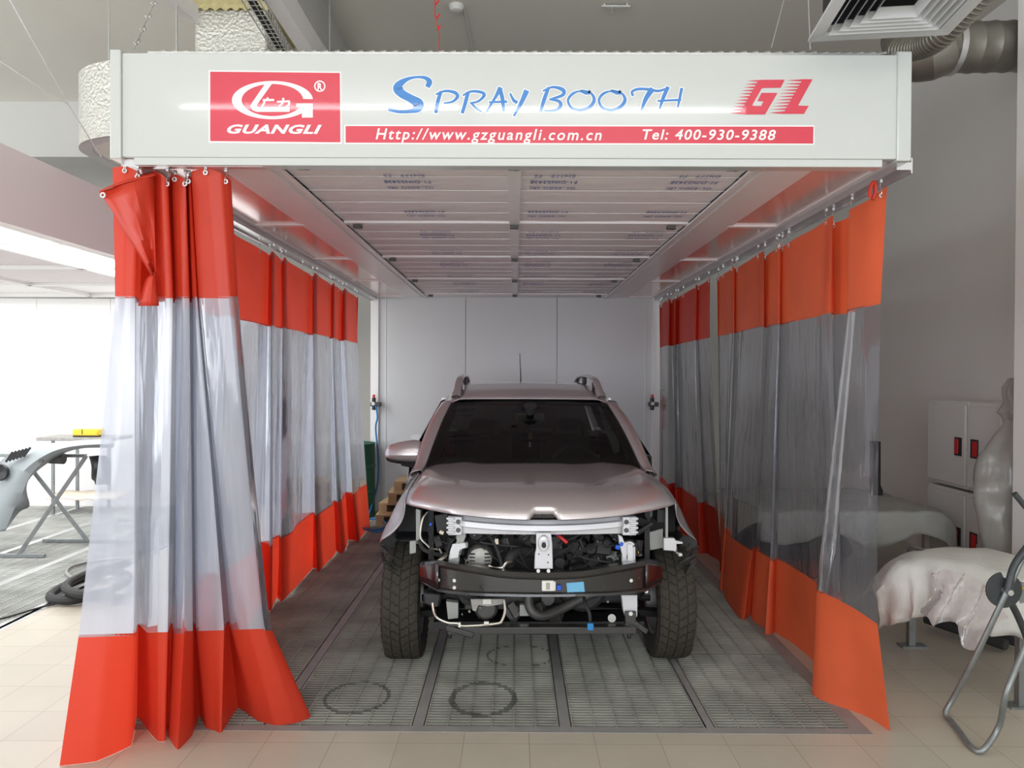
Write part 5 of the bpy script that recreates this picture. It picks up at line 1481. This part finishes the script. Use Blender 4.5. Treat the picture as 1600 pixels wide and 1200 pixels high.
def ribbed(name, pts, r, m, pitch, depth, n=28):
    P = crs(pts, 8); L = [0]
    for a, b in zip(P, P[1:]): L.append(L[-1] + (b - a).length)
    out = []; rs = []; k = int(L[-1] / pitch * 4)
    for i in range(k + 1):
        s_ = L[-1] * i / k
        j = max(jj for jj in range(len(L)) if L[jj] <= s_ + 1e-9); j = min(j, len(P) - 2)
        t_ = (s_ - L[j]) / max(1e-9, L[j + 1] - L[j]); out.append(P[j].lerp(P[j + 1], t_)); rs.append(r + depth * (1 if i % 4 == 0 else 0))
    return MB().tube(out, rs, n).build(name, m, sharp=20)
fd = ribbed('flexible_duct', [at(1405, 78, 4.9), at(1440, 72, 4.7), at(1470, 55, 4.5), at(1510, 15, 4.3), at(1560, -40, 4.1)], .075, M['duct'], .03, .004)
tag(fd, 'thin ribbed flexible duct sloping up behind the square diffuser', 'duct')
sd = ribbed('spiral_duct', [at(1416, 60, 5.6), at(1424, 82, 5.45), at(1450, 88, 5.3), at(1480, 76, 5.3), at(1530, 74, 5.3), at(1575, 73, 5.3), at(1640, 72, 5.35)], .165, M['duct'], .12, .006)
tag(sd, 'large galvanised spiral duct with elbow running to the pillar at the top right', 'duct')
q = MB(); q.lathe([(.168, -.02), (.178, -.02), (.178, .02), (.168, .02)], 'X', at(1487, 76, 5.3), 28, True); q.build('duct_collar', M['galv'], sd)
# foil-wrapped duct: riser box and elbow at the upper left
q = MB(); a = at(303, 50, 5.6); b = at(418, 50, 5.6); q.b2(a.x, b.x, 5.6, 6.3, 3.2, at(300, 12, 5.6).z)
fb_ = q.build('foil_wrapped_duct', M['foil'], bevel=.02); tag(fb_, 'silver foil-wrapped duct box rising above the sign, left of the cable tray', 'duct')
q = MB(); zt = at(300, 12, 5.6).z
rows = [[Vector((lerp(a.x - .03, b.x + .03, i / 30), 5.56 - .03 * k * sin(pi * k / 3) , zt - .01 + .05 * sin(k * pi / 3) + .012 * sin(i * 1.7) * (1 if k < 2 else 0) - .02 * (k == 0))) for i in range(31)] for k in range(4)]
q.grid(rows); q.b2(a.x - .03, b.x + .03, 5.58, 6.3, zt, zt + .05); q.build('foam_edge', M['yellowfoam'], fb_)
fe_ = MB(); ex = at(112, 170, 5.42); zt_ = at(112, 120, 5.45).z; zb_ = at(112, 232, 5.45).z; rr = .62
rows = []
P = []
for k in range(19):
    an_ = R(180 - 5 * k * 1.0); P.append((ex.x + rr + rr * cos(an_), 5.6 - rr * .75 * sin(an_)))
P = [(ex.x, 6.6)] + [(ex.x, 5.7)] + P + [(-2.1, 5.6 - rr * .75)]
Pi = [(x + .42 if i < 2 else lerp(x, ex.x + rr, .68), y if i < 2 else lerp(y, 5.6, .62)) for i, (x, y) in enumerate(P[:-1])] + [(-2.1, 5.6 - .1)]
for (x, y), (xi, yi) in zip(P, Pi): rows.append([Vector((x, y, zb_)), Vector((x - .0, y, zb_ + .02)), Vector((x, y, zt_)), Vector((xi, yi, zt_)), Vector((xi, yi, zb_)), Vector((x, y, zb_))])
fe_.grid(rows); el = fe_.build('foil_duct_elbow', M['foil'], sharp=40); tag(el, 'foil-wrapped duct elbow behind the left end of the sign', 'duct')
fl_ = MB(); rows = [[Vector((x, y, zb_ - .004)), Vector((lerp(x, xi, .22), lerp(y, yi, .22), zb_ - .012)), Vector((lerp(x, xi, .25), lerp(y, yi, .25), zb_ + .0))] for (x, y), (xi, yi) in zip(P, Pi)]
fl_.grid(rows); fl_.build('bottom_flange', M['galv'], el)
# white steel angle beams
for (x0, lab) in ((at(435, 0, 5.2).x, 'white steel beam above the booth right of the foil duct'),):
    t = thing('steel_channel', lab, 'steel beam'); z = at(440, 20, 5.0).z
    MB().bar((at(420, 0, 4.5).x, 4.2, 4.02), (at(420, 0, 4.5).x - .0, 6.5, 4.02), .10, .16).build('channel', M['frame'], t)
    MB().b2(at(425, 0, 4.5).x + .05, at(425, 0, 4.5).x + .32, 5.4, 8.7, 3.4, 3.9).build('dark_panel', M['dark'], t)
    for y in (4.6, 6.2): MB().cyl((at(437, 30, 4.9).x, y, 3.95), (at(437, 30, 4.9).x, y, HZ), .012, 8).build('hanger_rod', M['galv'], t)
t = thing('steel_channel', 'short white steel beam end above the left part of the sign', 'steel beam')
a = at(245, -25, 5.0); b = at(303, 22, 5.5)
MB().bar(a, b, .07, .12).build('channel', M['frame'], t)
MB().cyl((at(276, 40, 5.2).x, 5.2, 2.9), (at(276, 40, 5.2).x, 5.2, HZ), .007, 8).build('hanger_rod', M['galv'], t)
# cable tray
ct = thing('wire_cable_tray', 'wire mesh cable tray with black cables running down behind the sign', 'cable tray')
T0 = [at(372, -8, 4.3), at(400, -8, 4.3)]; T1 = [at(428, 82, 5.4), at(450, 82, 5.4)]
q = MB()
for k in range(4):
    a = T0[0].lerp(T0[1], k / 3); b = T1[0].lerp(T1[1], k / 3); q.tube([a, b], .0035, 5)
for s in (0, 1): q.tube([T0[s] + Vector((0, 0, .06)), T1[s] + Vector((0, 0, .06))], .0035, 5)
for k in range(14):
    a = T0[0].lerp(T1[0], k / 13); b = T0[1].lerp(T1[1], k / 13); q.tube([a + Vector((0, 0, .06)), a, b, b + Vector((0, 0, .06))], .003, 5)
q.build('wire_mesh', M['galv'], ct)
q = MB()
for k in (.35, .5, .65): q.tube(crs([T0[0].lerp(T0[1], k) + Vector((0, 0, .015)), T0[0].lerp(T0[1], k + .08).lerp(T1[0].lerp(T1[1], k), .5) + Vector((0, 0, .012)), T1[0].lerp(T1[1], k) + Vector((0, 0, .015))], 4), .011, 6)
q.build('cable_bundle', M['rubber'], ct)
# hanging tie with turnbuckle
ti = thing('turnbuckle_tie', 'steel hanging tie with turnbuckle holding the left front of the booth', 'hanging tie')
a = at(208, 79, 3.6); b = at(247, -10, 3.9)
q = MB(); q.tube([a, b], .004, 6); q.build('rod', M['galv'], ti)
for t_ in (.14, .36, .58, .82):
    q = MB(); q.tube([a.lerp(b, t_ - .05), a.lerp(b, t_ + .05)], .009 if t_ < .5 else .007, 8); q.tube([a.lerp(b, t_) + Vector((-.015, 0, 0)), a.lerp(b, t_) + Vector((.015, 0, 0))], .006, 6); q.build('clamp', M['galv'], ti)
for (p0, p1, Ya, Yb, lab) in (((0, 0 + 5), (165, 268), 5.2, 5.2, 0), ((0, 97), (112, 165), 5.4, 5.4, 0)): pass
wi = MB().tube([at(10, -10, 4.6), at(108, 165, 5.0), at(158, 245, 5.2)], .004, 5).build('stay_wire', M['galv']); tag(wi, 'long thin stay wire slanting down from the top left corner to the duct elbow', 'wire')
wi = MB().tube([at(-5, 92, 5.0), at(60, 135, 5.0), at(110, 166, 5.0)], .003, 5).build('stay_wire', M['galv']); tag(wi, 'short thin wire coming in from the left edge to meet the slanting stay wire', 'wire')
# smoke detector, sprinkler pipe and red cord
sdp = at(713, 11, 6.0); sdp = fl(713, 8, HZ)
dt = thing('smoke_detector', 'small white round smoke detector on the ceiling above the sign', 'smoke detector')
MB().lathe([(.001, HZ - .002), (.065, HZ - .002), (.065, HZ - .02), (.052, HZ - .05), (.03, HZ - .058), (.001, HZ - .058)], 'Z', (sdp.x, sdp.y, 0), 24).build('housing', M['whitep'], dt)
q = MB(); p0 = Vector((sdp.x, sdp.y, HZ - .008)); q.tube([p0 + Vector((.06, 0, 0)), p0 + Vector((.10, 1.2, 0)), p0 + Vector((.2, 3.2, 0))], .008, 6); q.build('cable_conduit', M['whitep'], dt)
q = MB(); a = at(686, 78, 3.9); b = at(680, -10, 4.1); q.tube([a, a.lerp(b, .3) + Vector((.008, 0, 0)), a.lerp(b, .6) + Vector((-.01, 0, 0)), b], .0025, 5)
for k in (.35, .55, .8): c = a.lerp(b, k); q.tube([c, c + Vector((.014, 0, .02))], .006, 5)
tag(q.build('red_cord', M['redp']), 'thin red cord hanging from the ceiling to the top of the sign', 'cord')
sp = fl(962, 6, HZ); st_ = thing('sprinkler', 'small ceiling sprinkler on a thin bracket above the sign', 'sprinkler')
q = MB(); q.b2(sp.x - .12, sp.x + .12, sp.y - .015, sp.y + .015, HZ - .03, HZ - .018); q.b2(sp.x - .1, sp.x - .09, sp.y - .01, sp.y + .01, HZ - .03, HZ); q.b2(sp.x + .09, sp.x + .1, sp.y - .01, sp.y + .01, HZ - .03, HZ); q.build('bracket', M['whitep'], st_)
q = MB(); q.cyl((sp.x - .03, sp.y, HZ - .09), (sp.x - .03, sp.y, HZ - .02), .008, 8); q.build('head', M['galv'], st_)
for (px0, px1, ym) in ((1226, 1205, 75), (1263, 1266, 78)):
    a = at(px0, -5, 5.0); b = at(px1, ym, 5.0)
    tag(MB().tube([a, b], .004, 5).build('hanger_wire', M['galv']), 'thin hanger wire above the sign, %s of the pair beside the square diffuser' % ('left' if px0 < 1250 else 'right'), 'wire')
hr = MB(); c = at(158, 80, 5.2); hr.cyl((c.x, 5.3, zt_ - .02), (c.x, 5.3, HZ), .006, 6); tag(hr.build('hanger_rod', M['galv']), 'thin rod holding the foil duct elbow from the ceiling', 'rod')

# strip lamps over the forecourt, mirrored in the sign
def strip_lamp(x0, x1, y, z, lab):
    t = thing('strip_lamp', lab, 'ceiling lamp', (0, 0, 0))
    q = MB(); q.b2(x0, x1, y - .06, y + .06, z + .03, z + .09); q.build('housing', M['frame'], t, bevel=.006)
    MB().tube([(x0 + .03, y, z), (x1 - .03, y, z)], .018, 10).build('lamp_tube', M['tube'], t)
    for x in (x0 + .2, x1 - .2): MB().cyl((x, y, z + .09), (x, y, HZ), .005, 6).build('hanger', M['galv'], t)
LY = -1.0
lz = 4.42
strip_lamp(-3.45, -.55, LY, lz, 'long ceiling strip lamp left, mirrored across the red logo panel')
strip_lamp(-.45, 2.35, LY, lz - .02, 'long ceiling strip lamp right, mirrored under the blue lettering')
